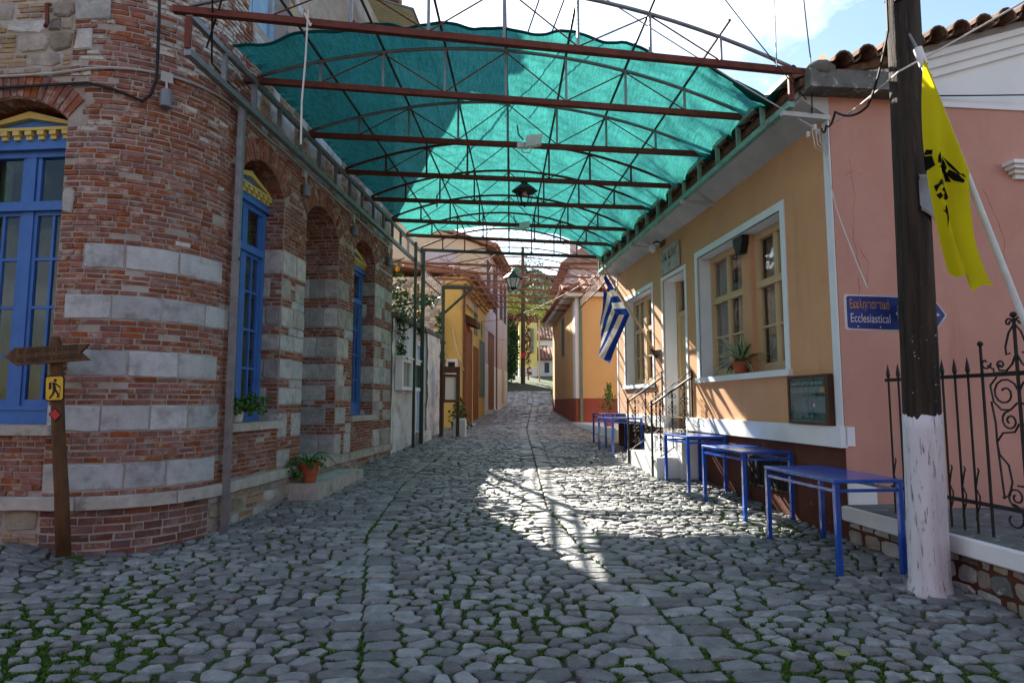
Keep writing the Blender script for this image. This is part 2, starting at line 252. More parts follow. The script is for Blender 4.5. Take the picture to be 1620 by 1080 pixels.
class MB:
    def __init__(s): s.v = []; s.f = []; s.r = []; s.m = []; s.cr = 0.; s.cm = 0
    def add(s, vs, fs, r=None):
        k = len(s.v); r = s.cr if r is None else r
        s.v += [tuple(v) for v in vs]; s.r += [r] * len(vs)
        s.f += [tuple(i + k for i in f) for f in fs]; s.m += [s.cm] * len(fs); return s
    def hexa(s, p): return s.add(p, [(0, 3, 2, 1), (4, 5, 6, 7), (0, 1, 5, 4), (1, 2, 6, 5), (2, 3, 7, 6), (3, 0, 4, 7)])
    def box(s, x0, x1, y0, y1, z0, z1): return s.hexa([(x0, y0, z0), (x1, y0, z0), (x1, y1, z0), (x0, y1, z0), (x0, y0, z1), (x1, y0, z1), (x1, y1, z1), (x0, y1, z1)])
    def cbox(s, x0, x1, y0, y1, z0, z1, b=.008):
        v = []; 
        for z, i in ((z0, b), (z0 + b, 0), (z1 - b, 0), (z1, b)):
            v += [(x0 + i, y0 + i, z), (x1 - i, y0 + i, z), (x1 - i, y1 - i, z), (x0 + i, y1 - i, z)]
        f = [(3, 2, 1, 0), (12, 13, 14, 15)]
        for k in range(3):
            for j in range(4): a = k * 4 + j; c = k * 4 + (j + 1) % 4; f.append((a, c, c + 4, a + 4))
        return s.add(v, f)
    def mbox(s, mp, a0, a1, b0, b1, o0, o1): # through a mapping (a, o, b)
        return s.hexa([mp(a0, o0, b0), mp(a1, o0, b0), mp(a1, o1, b0), mp(a0, o1, b0), mp(a0, o0, b1), mp(a1, o0, b1), mp(a1, o1, b1), mp(a0, o1, b1)])
    def bar(s, p, q, w, h=None, up=(0, 0, 1)):
        p, q = Vector(p), Vector(q); h = h or w; d = (q - p).normalized(); u = Vector(up)
        if abs(d.dot(u)) > .98: u = Vector((0, 1, 0))
        x = d.cross(u).normalized(); y = x.cross(d).normalized(); x *= w / 2; y *= h / 2
        return s.hexa([p - x - y, p + x - y, q + x - y, q - x - y, p - x + y, p + x + y, q + x + y, q - x + y])
    def tube(s, path, r, n=6, cap=True):
        P = [Vector(p) for p in path]; k = len(P); rs = r if isinstance(r, (list, tuple)) else [r] * k
        vs = []; u = None
        for i in range(k):
            d = (P[min(i + 1, k - 1)] - P[max(i - 1, 0)])
            if d.length < 1e-9: d = Vector((0, 0, 1))
            d.normalize()
            if u is None: u = d.orthogonal().normalized()
            u = (u - d * u.dot(d)); u = u.normalized() if u.length > 1e-6 else d.orthogonal().normalized()
            x = d.cross(u)
            for j in range(n): a = 2 * PI * j / n; vs.append(P[i] + (u * cos(a) + x * sin(a)) * rs[i])
        fs = [(i * n + j, i * n + (j + 1) % n, (i + 1) * n + (j + 1) % n, (i + 1) * n + j) for i in range(k - 1) for j in range(n)]
        if cap: fs += [tuple(range(n - 1, -1, -1)), tuple((k - 1) * n + j for j in range(n))]
        return s.add(vs, fs)
    def lathe(s, prof, n=14, c=(0, 0, 0)):
        vs = []; fs = []; k = len(prof)
        for r, z in prof:
            for j in range(n): a = 2 * PI * j / n; vs.append((c[0] + r * cos(a), c[1] + r * sin(a), c[2] + z))
        for i in range(k - 1):
            for j in range(n): fs.append((i * n + j, i * n + (j + 1) % n, (i + 1) * n + (j + 1) % n, (i + 1) * n + j))
        fs += [tuple(range(n - 1, -1, -1)), tuple((k - 1) * n + j for j in range(n))]
        return s.add(vs, fs)
    def prism(s, poly, mp, o0, o1): # poly of (a, b); mp(a, o, b)
        n = len(poly); vs = [mp(a, o0, b) for a, b in poly] + [mp(a, o1, b) for a, b in poly]
        return s.add(vs, [tuple(range(n - 1, -1, -1)), tuple(range(n, 2 * n))] + [(i, (i + 1) % n, n + (i + 1) % n, n + i) for i in range(n)])
    def text(s, key, mp, a, b, size, xs=1., o=.001, center=False, slope=0., fit=0):
        vs, fs = TXT[key]
        wd = max(v[0] for v in vs) if vs else 1
        if fit: xs = fit / (wd * size)
        return s.add([mp(a + (v[0] - (wd / 2 if center else 0)) * size * xs, o, b + v[1] * size + v[0] * size * xs * slope) for v in vs], fs)
    def ball(s, c, r, n=8, sq=(1, 1, 1)):
        k = max(3, n // 2); return s.add(*_ball(c, r, n, k, sq))
    def leaves(s, c, rad, n, size, rg, flat=0., shell=.0):
        for _ in range(n):
            while True:
                p = Vector((rg.uniform(-1, 1), rg.uniform(-1, 1), rg.uniform(-1, 1)))
                if shell < p.length < 1: break
            q = Vector((c[0] + p.x * rad[0], c[1] + p.y * rad[1], c[2] + p.z * rad[2])); s.leaf(q, size * rg.uniform(.6, 1.3), rg, flat)
        return s
    def leaf(s, q, z, rg, flat=0.):
        d = Vector((rg.gauss(0, 1), rg.gauss(0, 1), rg.gauss(0, 1) * (1 - flat) - .3)).normalized(); e = d.orthogonal().normalized(); e = (e * cos(rg.random() * 6.3) + d.cross(e) * sin(rg.random() * 6.3)).normalized()
        k = d.cross(e) * .12 * z; e = e * z * .32; d = d * z
        s.add([q, q + d * .5 + e + k, q + d, q + d * .5 - e + k], [(0, 1, 2), (0, 2, 3)], rg.random()); return s
    def build(s, name, mats, parent=None, F=W0, base=None, smooth=False, center=False):
        if not s.v: return None
        if parent is not None: off = OFF[parent.name]
        else:
            if base is None:
                xs = [v[0] for v in s.v]; ys = [v[1] for v in s.v]
                base = ((min(xs) + max(xs)) / 2, (min(ys) + max(ys)) / 2, min(v[2] for v in s.v))
            off = base
        loc = (0, 0, 0); o2 = off
        if parent is not None and center:
            n = len(s.v); o2 = tuple(sum(v[i] for v in s.v) / n for i in range(3)); loc = sub(o2, off)
        me = bpy.data.meshes.new(name); me.from_pydata([sub(v, o2) for v in s.v], [], s.f)
        mats = [mats] if isinstance(mats, str) else mats
        for m in mats: me.materials.append(MATS[m])
        if len(mats) > 1: me.polygons.foreach_set('material_index', s.m)
        if any(s.r): a = me.attributes.new('rnd', 'FLOAT', 'POINT'); a.data.foreach_set('value', s.r)
        if smooth: me.polygons.foreach_set('use_smooth', [True] * len(me.polygons))
        ob = bpy.data.objects.new(name, me); COL.objects.link(ob)
        if parent is not None: ob.parent = parent; ob.location = loc; FRM[ob.name] = FRM[parent.name]
        else: ob.location = F.w(*base); ob.rotation_euler = (0, 0, F.a); FRM[ob.name] = F
        OFF[ob.name] = o2
        return ob
def _ball(c, r, n, k, sq):
    vs = [(c[0], c[1], c[2] - r * sq[2])]; fs = []
    for i in range(1, k):
        t = PI * i / k
        for j in range(n): a = 2 * PI * j / n; vs.append((c[0] + r * sq[0] * sin(t) * cos(a), c[1] + r * sq[1] * sin(t) * sin(a), c[2] - r * sq[2] * cos(t)))
    vs.append((c[0], c[1], c[2] + r * sq[2])); e = len(vs) - 1
    for j in range(n):
        fs.append((0, 1 + (j + 1) % n, 1 + j)); fs.append((e, e - n + j, e - n + (j + 1) % n))
        for i in range(k - 2): a = 1 + i * n; fs.append((a + j, a + (j + 1) % n, a + n + (j + 1) % n, a + n + j))
    return vs, fs
def tag(o, label=None, cat=None, group=None, kind=None):
    for k, v in (('label', label), ('category', cat), ('group', group), ('kind', kind)):
        if v: o[k] = v
    return o
def thing(name, label, cat, F=W0, base=(0, 0, 0), group=None):
    o = bpy.data.objects.new(name, None); COL.objects.link(o); o.location = F.w(*base); o.rotation_euler = (0, 0, F.a); o.empty_display_size = .2
    OFF[o.name] = base; FRM[o.name] = F; return tag(o, label, cat, group)
# pieces: the 300 that show largest become objects, the rest one joined part
class Pieces:
    def __init__(s, parent, F, name, rest, mats, limit=300): s.p = []; s.parent = parent; s.F = F; s.name = name; s.rest = rest; s.mats = mats; s.limit = limit
    def add(s, vs, fs, area, m=0):
        c = [sum(v[i] for v in vs) / len(vs) for i in range(3)]; q = px(s.F.w(*c)); sc_ = 0
        if q and -60 < q[0] < 1680 and -60 < q[1] < 1140: sc_ = area / q[2] ** 2
        s.p.append((sc_, vs, fs, m))
    def done(s, smooth=False):
        s.p.sort(key=lambda a: -a[0])
        for k, (sc_, vs, fs, m) in enumerate(s.p[:s.limit]):
            MB().add(vs, fs).build(s.name, s.mats[m], s.parent, center=True, smooth=smooth)
        rest = s.p[s.limit:]
        if rest:
            b = MB()
            for sc_, vs, fs, m in rest: b.cm = m; b.add(vs, fs, rng.random())
            o = b.build(s.rest, s.mats, s.parent, smooth=smooth); o['kind'] = 'stuff'
def poly_piece(mp, poly, out, back, bev, tilt=0., seg=1):
    n = len(poly); ca = sum(p[0] for p in poly) / n; cb = sum(p[1] for p in poly) / n
    v = [mp(a, -back, b) for a, b in poly] + [mp(a, out - bev, b) for a, b in poly]
    for a, b in poly:
        da, db = ca - a, cb - b; l = math.hypot(da, db) or 1; k = min(bev * 1.3, l * .6) / l
        v.append(mp(a + da * k, out + rng.uniform(-1, 1) * bev * .25 + tilt * (a - ca), b + db * k))
    f = [(i, (i + 1) % n, n + (i + 1) % n, n + i) for i in range(n)] + [(n + i, n + (i + 1) % n, 2 * n + (i + 1) % n, 2 * n + i) for i in range(n)]
    if seg > 1: f += [(2 * n + i, 2 * n + i + 1, 3 * n - 2 - i, 3 * n - 1 - i) for i in range(seg)]
    else: f.append(tuple(range(2 * n, 3 * n)))
    return v, f
def rect(a0, a1, b0, b1, j=.0, seg=1):
    def J(): return rng.uniform(-j, j)
    lo = [(a0 + (a1 - a0) * i / seg, b0) for i in range(seg + 1)]; hi = [(a1 - (a1 - a0) * i / seg, b1) for i in range(seg + 1)]
    return [(a + J(), b + J()) for a, b in lo + hi]
def chip(a0, a1, b0, b1, c, j):
    w, h = a1 - a0, b1 - b0; J = lambda: rng.uniform(-j, j); k = lambda q: rng.uniform(.05, c) * q
    return [(a0 + k(w), b0 + J()), (a1 - k(w), b0 + J()), (a1 + J(), b0 + k(h)), (a1 + J(), b1 - k(h)), (a1 - k(w), b1 + J()), (a0 + k(w), b1 + J()), (a0 + J(), b1 - k(h)), (a0 + J(), b0 + k(h))]
# ================================================================ ground and cobbled street
def lerp_tab(tab, y):
    if y <= tab[0][0]: return tab[0][1]
    for (a, b), (c, d) in zip(tab, tab[1:]):
        if y <= c: return b + (d - b) * (y - a) / (c - a)
    return tab[-1][1]
g = MB(); NXg = 40
ys = [-40, -8, 0, 6, 12, 20, 30, 36, 44, 52, 60, 75, 95, 130, 200, 400, 900]; xs = [-900, -300, -100, -40, -15, -8, 0, 8, 15, 40, 100, 300, 900]
for y in ys:
    for x in xs: g.v.append((x, y, gz(0, y) - .30 if y < 75 else gz(0, 75) - .3)); g.r.append(0)
n_ = len(xs); g.f = [(j * n_ + i, j * n_ + i + 1, (j + 1) * n_ + i + 1, (j + 1) * n_ + i) for j in range(len(ys) - 1) for i in range(n_ - 1)]; g.m = [0] * len(g.f)
tag(g.build('ground', 'ground', base=(0, 0, 0)), kind='structure')
g = MB(); X0, X1, Y0, Y1, ST = -9, 7, -6, 64, .5
nx, ny = int((X1 - X0) / ST) + 1, int((Y1 - Y0) / ST) + 1
for j in range(ny):
    for i in range(nx):
        x, y = X0 + i * ST, Y0 + j * ST; g.v.append((x, y, gz(x, y) + .012 * mnoise.noise((x * .7, y * .7, 0)))); g.r.append(0)
g.f = [(j * nx + i, j * nx + i + 1, (j + 1) * nx + i + 1, (j + 1) * nx + i) for j in range(ny - 1) for i in range(nx - 1)]; g.m = [0] * len(g.f)
street = tag(g.build('cobbled_street', 'soil', base=(0, 0, 0), smooth=True), kind='structure')

LEFT = [(-6, -8.5), (5.35, -8.5), (5.6, -4.6), (5.75, -3.7), (6.1, -3.25), (6.6, -3.05), (13, -2.5), (19, -1.95), (19.4, -1.55), (25.4, -1.05), (33, -.2), (34, -.6), (44, -1.2), (52, -2.5)]
RIGHT = [(-6, 6), (1.0, 4.1), (3.0, 3.72), (4.5, 3.42), (6.36, 3.28), (14.9, 2.45), (20.7, 2.05), (28.5, 1.85), (36, 2.2), (44, 2.5), (52, 3.5)]
JL = [(2, -.5), (3.42, -.83), (6.5, -1.5), (9.5, -1.65), (14, -1.40), (20, -.85), (36, .1)]
JR = [(2, 1.45), (4, 1.08), (4.55, 1.0), (5.9, .66), (7.9, .42), (18.8, .42), (30, .9), (36, 1.2)]
rg = random.Random(11)
AX = 1.55                                    # stones are wider across the street than along it
seeds = []                                   # (x, y, big)
y = 2.75
row = 0
while y < 40:
    k = 1. if y < 10 else 1.0 + (y - 10) * .03
    hh = rg.uniform(.085, .125) * k; x = lerp_tab(LEFT, y) - .25 + rg.random() * .2
    while x < lerp_tab(RIGHT, y) + .2:
        ww = rg.choice((.09, .12, .14, .16, .18, .23)) * rg.uniform(.85, 1.15) * k
        xx = x + ww / 2; yy = y + rg.uniform(-.032, .032) * k + .05 * mnoise.noise((xx * .8, y * .8, 3)); x += ww
        d1 = xx - lerp_tab(JL, yy); d2 = xx - lerp_tab(JR, yy)
        if -.16 < d1 < .31 or -.30 < d2 < .33: continue
        if rg.random() < .05: continue
        seeds.append((xx, yy, 0))
    y += hh; row += 1
for J, sgn in ((JL, ((.15, 1), (-.10, -1))), (JR, ((.17, 1), (-.15, -1)))):
    y = 2.7
    while y < 40:
        k = 1. if y < 12 else 1.0 + (y - 12) * .03
        hh = rg.choice((.10, .12, .14, .17, .22)) * k
        for off, s_ in sgn: seeds.append((lerp_tab(J, y) + off, y + hh / 2, 1))
        y += hh
# Voronoi cells by half-plane clipping in the stretched space
CS = .45; grid = {}
for i, (x, y, b) in enumerate(seeds): grid.setdefault((int(x / AX // CS), int(y // CS)), []).append(i)
def cell(i):
    x, y = seeds[i][0] / AX, seeds[i][1]; gx, gy = int(x // CS), int(y // CS); R0 = .34
    P = [(x - R0, y - R0), (x + R0, y - R0), (x + R0, y + R0), (x - R0, y + R0)]
    nb = []
    for a in (-1, 0, 1):
        for b in (-1, 0, 1):
            for j in grid.get((gx + a, gy + b), ()):
                if j != i:
                    dx, dy = seeds[j][0] / AX - x, seeds[j][1] - y; nb.append((dx * dx + dy * dy, dx, dy))
    nb.sort()
    for d2, dx, dy in nb[:16]:
        h = d2 / 2; Q = []; n = len(P)
        for k in range(n):
            a, b = P[k], P[(k + 1) % n]; da = (a[0] - x) * dx + (a[1] - y) * dy - h; db = (b[0] - x) * dx + (b[1] - y) * dy - h
            if da <= 0: Q.append(a)
            if da * db < 0: t = da / (da - db); Q.append((a[0] + (b[0] - a[0]) * t, a[1] + (b[1] - a[1]) * t))
        P = Q
        if len(P) < 3: return None
    return [(a * AX, b) for a, b in P]
cob = Pieces(street, W0, 'cobblestone', 'cobblestones', ['cobble'])
STONES = {}
for i, (sx, sy, big) in enumerate(seeds):
    P = cell(i)
    if not P: continue
    if not (lerp_tab(LEFT, sy) - .15 < sx < lerp_tab(RIGHT, sy) + .1): continue
    n = len(P); cx = sum(p[0] for p in P) / n; cy = sum(p[1] for p in P) / n
    far = sy > 15
    gap = rg.uniform(.004, .011) + (.006 if rg.random() < .2 else 0) + max(0, .016 * (mnoise.noise((cx * .55, cy * .55, 1.3)) + .1)) * sm((11 - cy) / 5)
    gap += .003 * sm((8 - cy) / 3)
    if big: gap *= .7
    Q = []
    for a, b in P:
        l = math.hypot(a - cx, b - cy) or 1; k = max(.35, 1 - gap * 1.35 / l); Q.append((cx + (a - cx) * k, cy + (b - cy) * k))
    # drop tiny edges, round the corners
    Q = [q for k, q in enumerate(Q) if math.hypot(q[0] - Q[k - 1][0], q[1] - Q[k - 1][1]) > .018]
    if len(Q) < 3: continue
    ar = abs(sum(Q[k - 1][0] * Q[k][1] - Q[k][0] * Q[k - 1][1] for k in range(len(Q)))) / 2
    if ar < .0018: continue
    if sy < 22:
        c_ = .14 if big else .18; T = []
        for k in range(len(Q)):
            a, b = Q[k], Q[(k + 1) % len(Q)]; T += [(a[0] + (b[0] - a[0]) * c_, a[1] + (b[1] - a[1]) * c_), (b[0] + (a[0] - b[0]) * c_, b[1] + (a[1] - b[1]) * c_)]
        Q = [(a + rg.uniform(-.006, .006), b + rg.uniform(-.006, .006)) for a, b in T]
    STONES[i] = Q
    z0 = gz(cx, cy); hgt = rg.uniform(.014, .032) * (.75 if big else 1); tx, ty = rg.gauss(0, .06), rg.gauss(0, .06)
    n = len(Q); v = []
    sc_in = .84 if not big else .90
    for lv, (k, zz) in enumerate(((1.0, -.03), (.975, hgt * .55), (sc_in, hgt))):
        for a, b in Q:
            X_, Y_ = cx + (a - cx) * k, cy + (b - cy) * k
            v.append((X_, Y_, gz(X_, Y_) + zz + ((X_ - cx) * tx + (Y_ - cy) * ty if lv else 0) + (rg.uniform(-.0045, .0045) if lv == 2 else 0)))
    v.append((cx, cy, z0 + hgt + .001 + rg.uniform(-.003, .003)))
    f = [(l * n + k, l * n + (k + 1) % n, (l + 1) * n + (k + 1) % n, (l + 1) * n + k) for l in range(2) for k in range(n)]
    f += [(2 * n + k, 2 * n + (k + 1) % n, 3 * n) for k in range(n)]
    q = px((cx, cy, z0)); cob.add(v, f, ar * abs(1.65 - z0) / max(1, cy))
cob.done(smooth=False)
# moss and short grass in the joints
def inside(P, x, y):
    c = False
    for k in range(len(P)):
        (a, b), (d, e) = P[k - 1], P[k]
        if (b > y) != (e > y) and x < (d - a) * (y - b) / (e - b) + a: c = not c
    return c
gm = MB(); cnt = 0
for _ in range(230000):
    y = 2.9 + 10.5 * rg.random() ** 1.7; x = rg.uniform(-5.2, 3.9)
    if abs(x) > .86 * y + .3 or not (lerp_tab(LEFT, y) < x < lerp_tab(RIGHT, y) - .1): continue
    md = .55 * mnoise.noise((x * .55, y * .55, 1.3)) + .5 * mnoise.noise((x * 1.9, y * 1.9, 5)) + .16 * sm((x + 2) / 2) * sm((8 - y) / 3) - .02 * max(0, y - 6)
    dj = abs(x - lerp_tab(JR, y))
    if dj < .03: md += .45
    if md < -.06 + rg.random() * .2: continue
    gx, gy = int(x / AX // CS), int(y // CS); best = None; bd = 9
    for a in (-1, 0, 1):
        for b in (-1, 0, 1):
            for j in grid.get((gx + a, gy + b), ()):
                d = ((seeds[j][0] - x) / AX) ** 2 + (seeds[j][1] - y) ** 2
                if d < bd: bd = d; best = j
    if best in STONES and inside(STONES[best], x, y): continue
    z = gz(x, y)
    for _k in range(4):
        a = rg.random() * 6.3; l = rg.uniform(.010, .024); wv = rg.uniform(.005, .012); lean = rg.uniform(0, .018)
        dx, dy = cos(a), sin(a)
        gm.add([(x - dy * wv, y + dx * wv, z), (x + dy * wv, y - dx * wv, z), (x + dx * lean, y + dy * lean, z + l)], [(0, 1, 2)], rg.random())
tag(gm.build('joint_moss', 'moss', base=(0, 0, 0)), 'bright green moss and short grass growing in the cobble joints', 'moss', kind='stuff')

# ================================================================ the brick corner building on the left
RT = .95; AR = RT * PI / 2; T0 = AR + .04            # t of facade s = 0
def ML(t, o, z):
    if t < 0: return (-.95 + t, -.99 - o, z)
    if t < AR: th = t / RT; return (-.95 + (RT + o) * sin(th), -.04 - (RT + o) * cos(th), z)
    return (o, -.04 + t - AR, z)
bL = thing('corner_building', 'tall red brick and grey stone corner building with rounded tower and blue windows', 'building', FL, (-.95, -.04, 0))
class Op:
    def __init__(s, t0, t1, z0, zs, za):
        s.t0, s.t1, s.z0, s.zs, s.za = t0, t1, z0, zs, za; s.d = None; s.c = (t0 + t1) / 2; w_ = (t1 - t0) / 2; h = za - zs; s.rho = (w_ * w_ + h * h) / (2 * h); s.zc = za - s.rho
    def top(s, t): return s.zc + math.sqrt(max(0, s.rho ** 2 - (t - s.c) ** 2))
OPS = [Op(-1.24, -.10, 1.45, 4.34, 4.57), Op(T0 + .30, T0 + 1.38, 1.43, 4.30, 4.58), Op(T0 + 2.07, T0 + 3.36, .86, 4.28, 4.60), Op(T0 + 4.08, T0 + 5.28, 1.43, 4.28, 4.60)]
OPS[2].d = .66
UPW = [Op(T0 + .28, T0 + 1.30, 6.15, 8.2, 8.3), Op(T0 + 3.5, T0 + 4.5, 6.4, 8.2, 8.3)]
TEND = T0 + 6.42; ZTOP = 9.45
def wall_mesh(mb, mp, ta, tb, z0, z1, ops, dep0, extra=()):
    cuts = {ta, tb, *extra}
    for o in ops: cuts |= {o.t0 + (o.t1 - o.t0) * k / 12 for k in range(13)}
    ts = sorted(c for c in cuts if ta <= c <= tb)
    for a, b in zip(ts, ts[1:]):
        if b - a < 1e-5: continue
        m = (a + b) / 2; hit = sorted([o for o in ops if o.t0 < m < o.t1], key=lambda o: o.z0); za = zb = z0
        for o in hit:
            depth = getattr(o, 'd', None) or dep0
            mb.add([mp(a, 0, za), mp(b, 0, zb), mp(b, 0, o.z0), mp(a, 0, o.z0)], [(0, 1, 2, 3)]); za, zb = o.top(a), o.top(b)
            mb.add([mp(a, 0, za), mp(b, 0, zb), mp(b, -depth, zb), mp(a, -depth, za)], [(0, 1, 2, 3)])
            mb.add([mp(a, 0, o.z0), mp(b, 0, o.z0), mp(b, -depth, o.z0), mp(a, -depth, o.z0)], [(3, 2, 1, 0)])
        mb.add([mp(a, 0, za), mp(b, 0, zb), mp(b, 0, z1), mp(a, 0, z1)], [(0, 1, 2, 3)])
    for o in ops:
        depth = getattr(o, 'd', None) or dep0
        for t in (o.t0, o.t1): mb.add([mp(t, 0, o.z0), mp(t, -depth, o.z0), mp(t, -depth, o.top(t)), mp(t, 0, o.top(t))], [(0, 1, 2, 3)])
b = MB(); wall_mesh(b, ML, -6.5, TEND, -.2, ZTOP, OPS + UPW, .46, [AR * k / 14 for k in range(15)])
# end wall, back and roof slab keep the inside dark
sE = -.04 + TEND - AR
b.add([(0, sE, -.2), (-8, sE, -.2), (-8, sE, ZTOP), (0, sE, ZTOP)], [(0, 1, 2, 3)]); b.add([(-7.45, -.99, -.2), (-7.45, sE, -.2), (-7.45, sE, ZTOP), (-7.45, -.99, ZTOP)], [(0, 1, 2, 3)])
wallL = b.build('wall', 'mortar', bL)
b = MB(); b.box(-7.4, -.5, -.5, sE - .02, 4.85, 4.95); b.box(-7.4, -.5, -.5, sE - .02, .55, .62); b.box(-7.4, -.46, .06, .12, .62, 4.85); b.build('dark_inner_shell', 'interior', bL)  # floors, plus an unseen dark partition added to keep the front room dark
b = MB(); b.hexa([(-7.7, -1.3, 9.45), (.35, -1.3, 9.45), (.35, sE + .1, 9.45), (-7.7, sE + .1, 9.45), (-3.9, -.9, 10.9), (-3.4, -.9, 10.9), (-3.4, sE, 10.9), (-3.9, sE, 10.9)])
rfL = b.build('roof', 'terracotta_tile', bL)
for k in range(30):
    y = sE + .1 - k * .21
    MB().tube([(.42, y - .08, 9.50), (-.2, y - .08, 9.72)], .085, 8).build('tile', 'terracotta_tile', rfL, center=True)
BR = ['brick', 'brick_dark', 'brick_white', 'brick_tan']; SR = ['stone', 'stone_rough', 'rubble']
PB = Pieces(wallL, FL, 'brick', 'brickwork', BR); PS = Pieces(wallL, FL, 'stone_block', 'stonework', SR)
def ringhit(t, z, pad=.27):
    for o in OPS + UPW:
        if o.t0 - .0 < t < o.t1 + .0 and o.z0 - .02 < z < o.top(t): return True
        if o in OPS and z > o.zs - .06 and o.t0 - pad * .6 < t < o.t1 + pad * .6 and math.hypot(t - o.c, z - o.zc) < o.rho + pad: return True
    return False
def bricks(a0, a1, z0, z1, mi=0, mp=ML, h=.0535, test=True, lr=(.12, .24), white=0., seg=None, jut=.010):
    n = max(1, round((z1 - z0) / h)); hh = (z1 - z0) / n
    for k in range(n):
        z = z0 + k * hh; x = a0 - (rng.random() * .12 if k % 2 else 0)
        while x < a1 - .03:
            l = rng.uniform(*lr); 
            if rng.random() < .16: l *= .6
            e = min(x + l, a1); s_ = max(x, a0)
            if a1 - e < .05: e = a1
            if e - s_ > .03 and not (test and ringhit((s_ + e) / 2, z + hh / 2)):
                g_ = rng.uniform(.0045, .0095)
                if rng.random() > .035:
                    m_ = mi
                    if white: m_ = 2 if rng.random() < white(s_, z) else mi
                    P = rect(s_ + g_, e - g_, z + g_, z + hh - g_, .004)
                    PB.add(*poly_piece(mp, P, jut + rng.uniform(-.006, .006), .02, .006), (e - s_) * hh, m_)
            x = e + .0005
def stones(a0, a1, z0, z1, mi=0, mp=ML, lr=(.36, .55), jut=.010, bev=.007, cut=.06):
    x = a0
    while x < a1 - .02:
        e = x + rng.uniform(*lr)
        if a1 - e < lr[0] * .6: e = a1
        e = min(e, a1); g_ = .007; sg = 4 if (mp is ML and -.05 < (x + e) / 2 < AR + .1 and e - x > .1) else 1
        if sg > 1: P = rect(x + g_, e - g_, z0 + g_, z1 - g_, .006, sg)
        else: P = chip(x + g_, e - g_, z0 + g_, z1 - g_, cut, .006)
        PS.add(*poly_piece(mp, P, jut + rng.uniform(-.006, .006), .02, bev, seg=sg), (e - x) * (z1 - z0), mi); x = e
def rubble(a0, a1, z0, z1, mp=ML, hr=(.10, .24), lr=(.14, .42), mis=(2, 1), brick=.18, test=True):
    z = z0
    while z < z1 - .03:
        h = rng.uniform(*hr)
        if z1 - z - h < .07: h = z1 - z
        x = a0
        while x < a1 - .03:
            l = rng.uniform(*lr); e = min(a1, x + l)
            if a1 - e < .08: e = a1
            if not (test and ringhit((x + e) / 2, z + h / 2)):
                if rng.random() < brick and h > .09: bricks(x + .01, e - .01, z + .01, z + h - .01, 3, mp, .05, test)
                else:
                    P = chip(x + .012, e - .012, z + .010, z + h - .010, .32, .014)
                    PS.add(*poly_piece(mp, P, rng.uniform(.004, .026), .02, .014, rng.uniform(-.04, .04)), (e - x) * h, rng.choice(mis))
            x = e
        z += h
# tower: dressed stone bands between brick courses (z measured on the photograph)
TB = [(.86, 1.105), (1.39, 1.63), (1.89, 2.135), (2.42, 2.65), (2.895, 3.13)]
TA, TZ = -.10, OPS[1].t0
z = .81
for k, (s0, s1) in enumerate(TB):
    if s0 - z > .04: bricks(TA, TZ, z, s0)
    ins = (.14, .0, .16, .10, .24)[k]
    inr = (.32, .30, .36, .18, .34)[k]
    if k: bricks(TA, TA + ins, s0, s1) if ins > .05 else None
    else: stones(TA, TA + .22, s0 - .03, s1, 1); ins = .22
    stones(TA + ins, TZ - inr, s0, s1, 0, lr=(.34, .50)); bricks(TZ - inr, TZ, s0, s1)
    z = s1
PS.add(*poly_piece(ML, chip(TA + .01, TA + .12, 3.42, 3.66, .2, .01), .02, .02, .01), .03, 1)
wt = lambda t, z: max(0, min(.85, (z - 4.85) * .9 + .7 * mnoise.noise((t * 1.6, z * 1.6, 2))))
bricks(TA + .0, TZ, 3.13, 4.86, white=lambda t, z: .06 if z > 4.2 else .015)
bricks(TA, TZ + .1, 4.86, 6.6, white=wt)
PS.add(*poly_piece(ML, chip(-.08, .24, 5.32, 5.62, .12, .02), .03, .02, .012), .1, 1); PS.add(*poly_piece(ML, chip(-.06, .10, 5.0, 5.22, .12, .02), .03, .02, .012), .1, 1)
# facade piers: quoins and brick bands, the same courses returned into the reveals
def jamb(o, side):
    t = o.t1 if side > 0 else o.t0
    return lambda d, out, z: ML(t - side * out, -d, z)
def pier(a0, a1, seed, zt, oL=None):
    global rng
    keep = rng; rng = random.Random(seed); z = .83; st = True
    jm = jamb(oL, 1) if oL else None; dj_ = (oL.d or .46) - .02 if oL else 0
    while z < zt - .05:
        if st and z < 3.75:
            h = rng.uniform(.20, .33)
            mi = rng.choice((0, 1, 1)); w_ = a1 - a0; c = a0 + w_ * rng.uniform(.42, .72); q = rng.random()
            if q < .45: stones(a0, c, z, z + h, mi, lr=(.3, .5)); bricks(c, a1, z, z + h) if rng.random() < .5 else stones(c, a1, z, z + h, mi, lr=(.14, .25))
            elif q < .75: stones(a0, a0 + w_ * .38, z, z + h, mi); bricks(a0 + w_ * .38, a0 + w_ * .55, z, z + h, lr=(.05, .1)); stones(a0 + w_ * .55, a1, z, z + h, mi)
            else: stones(a0, a1, z, z + h, mi, lr=(.22, .42))
            if jm: 
                if rng.random() < .3: bricks(.0, .16, z, z + h, mp=jm, test=False); stones(.16, dj_, z, z + h, 1, jm, (.3, .4))
                else: stones(0., dj_, z, z + h, 1, jm, (.2, .34), cut=.18)
        else:
            h = .0535 * rng.choice((1, 2, 2, 3, 3)) if z < 3.6 else .0535 * 6
            if h > .1 and z < 3.6 and rng.random() < .45: c = a0 + (a1 - a0) * rng.uniform(.3, .7); (bricks(a0, c, z, z + h), stones(c, a1, z, z + h, 0, lr=(.2, .4))) if rng.random() < .5 else (stones(a0, c, z, z + h, 1, lr=(.2, .4)), bricks(c, a1, z, z + h))
            else: bricks(a0, a1, z, z + h)
            if jm: bricks(0., dj_, z, z + h, mp=jm, test=False)
        z += h; st = not st
    rng = keep
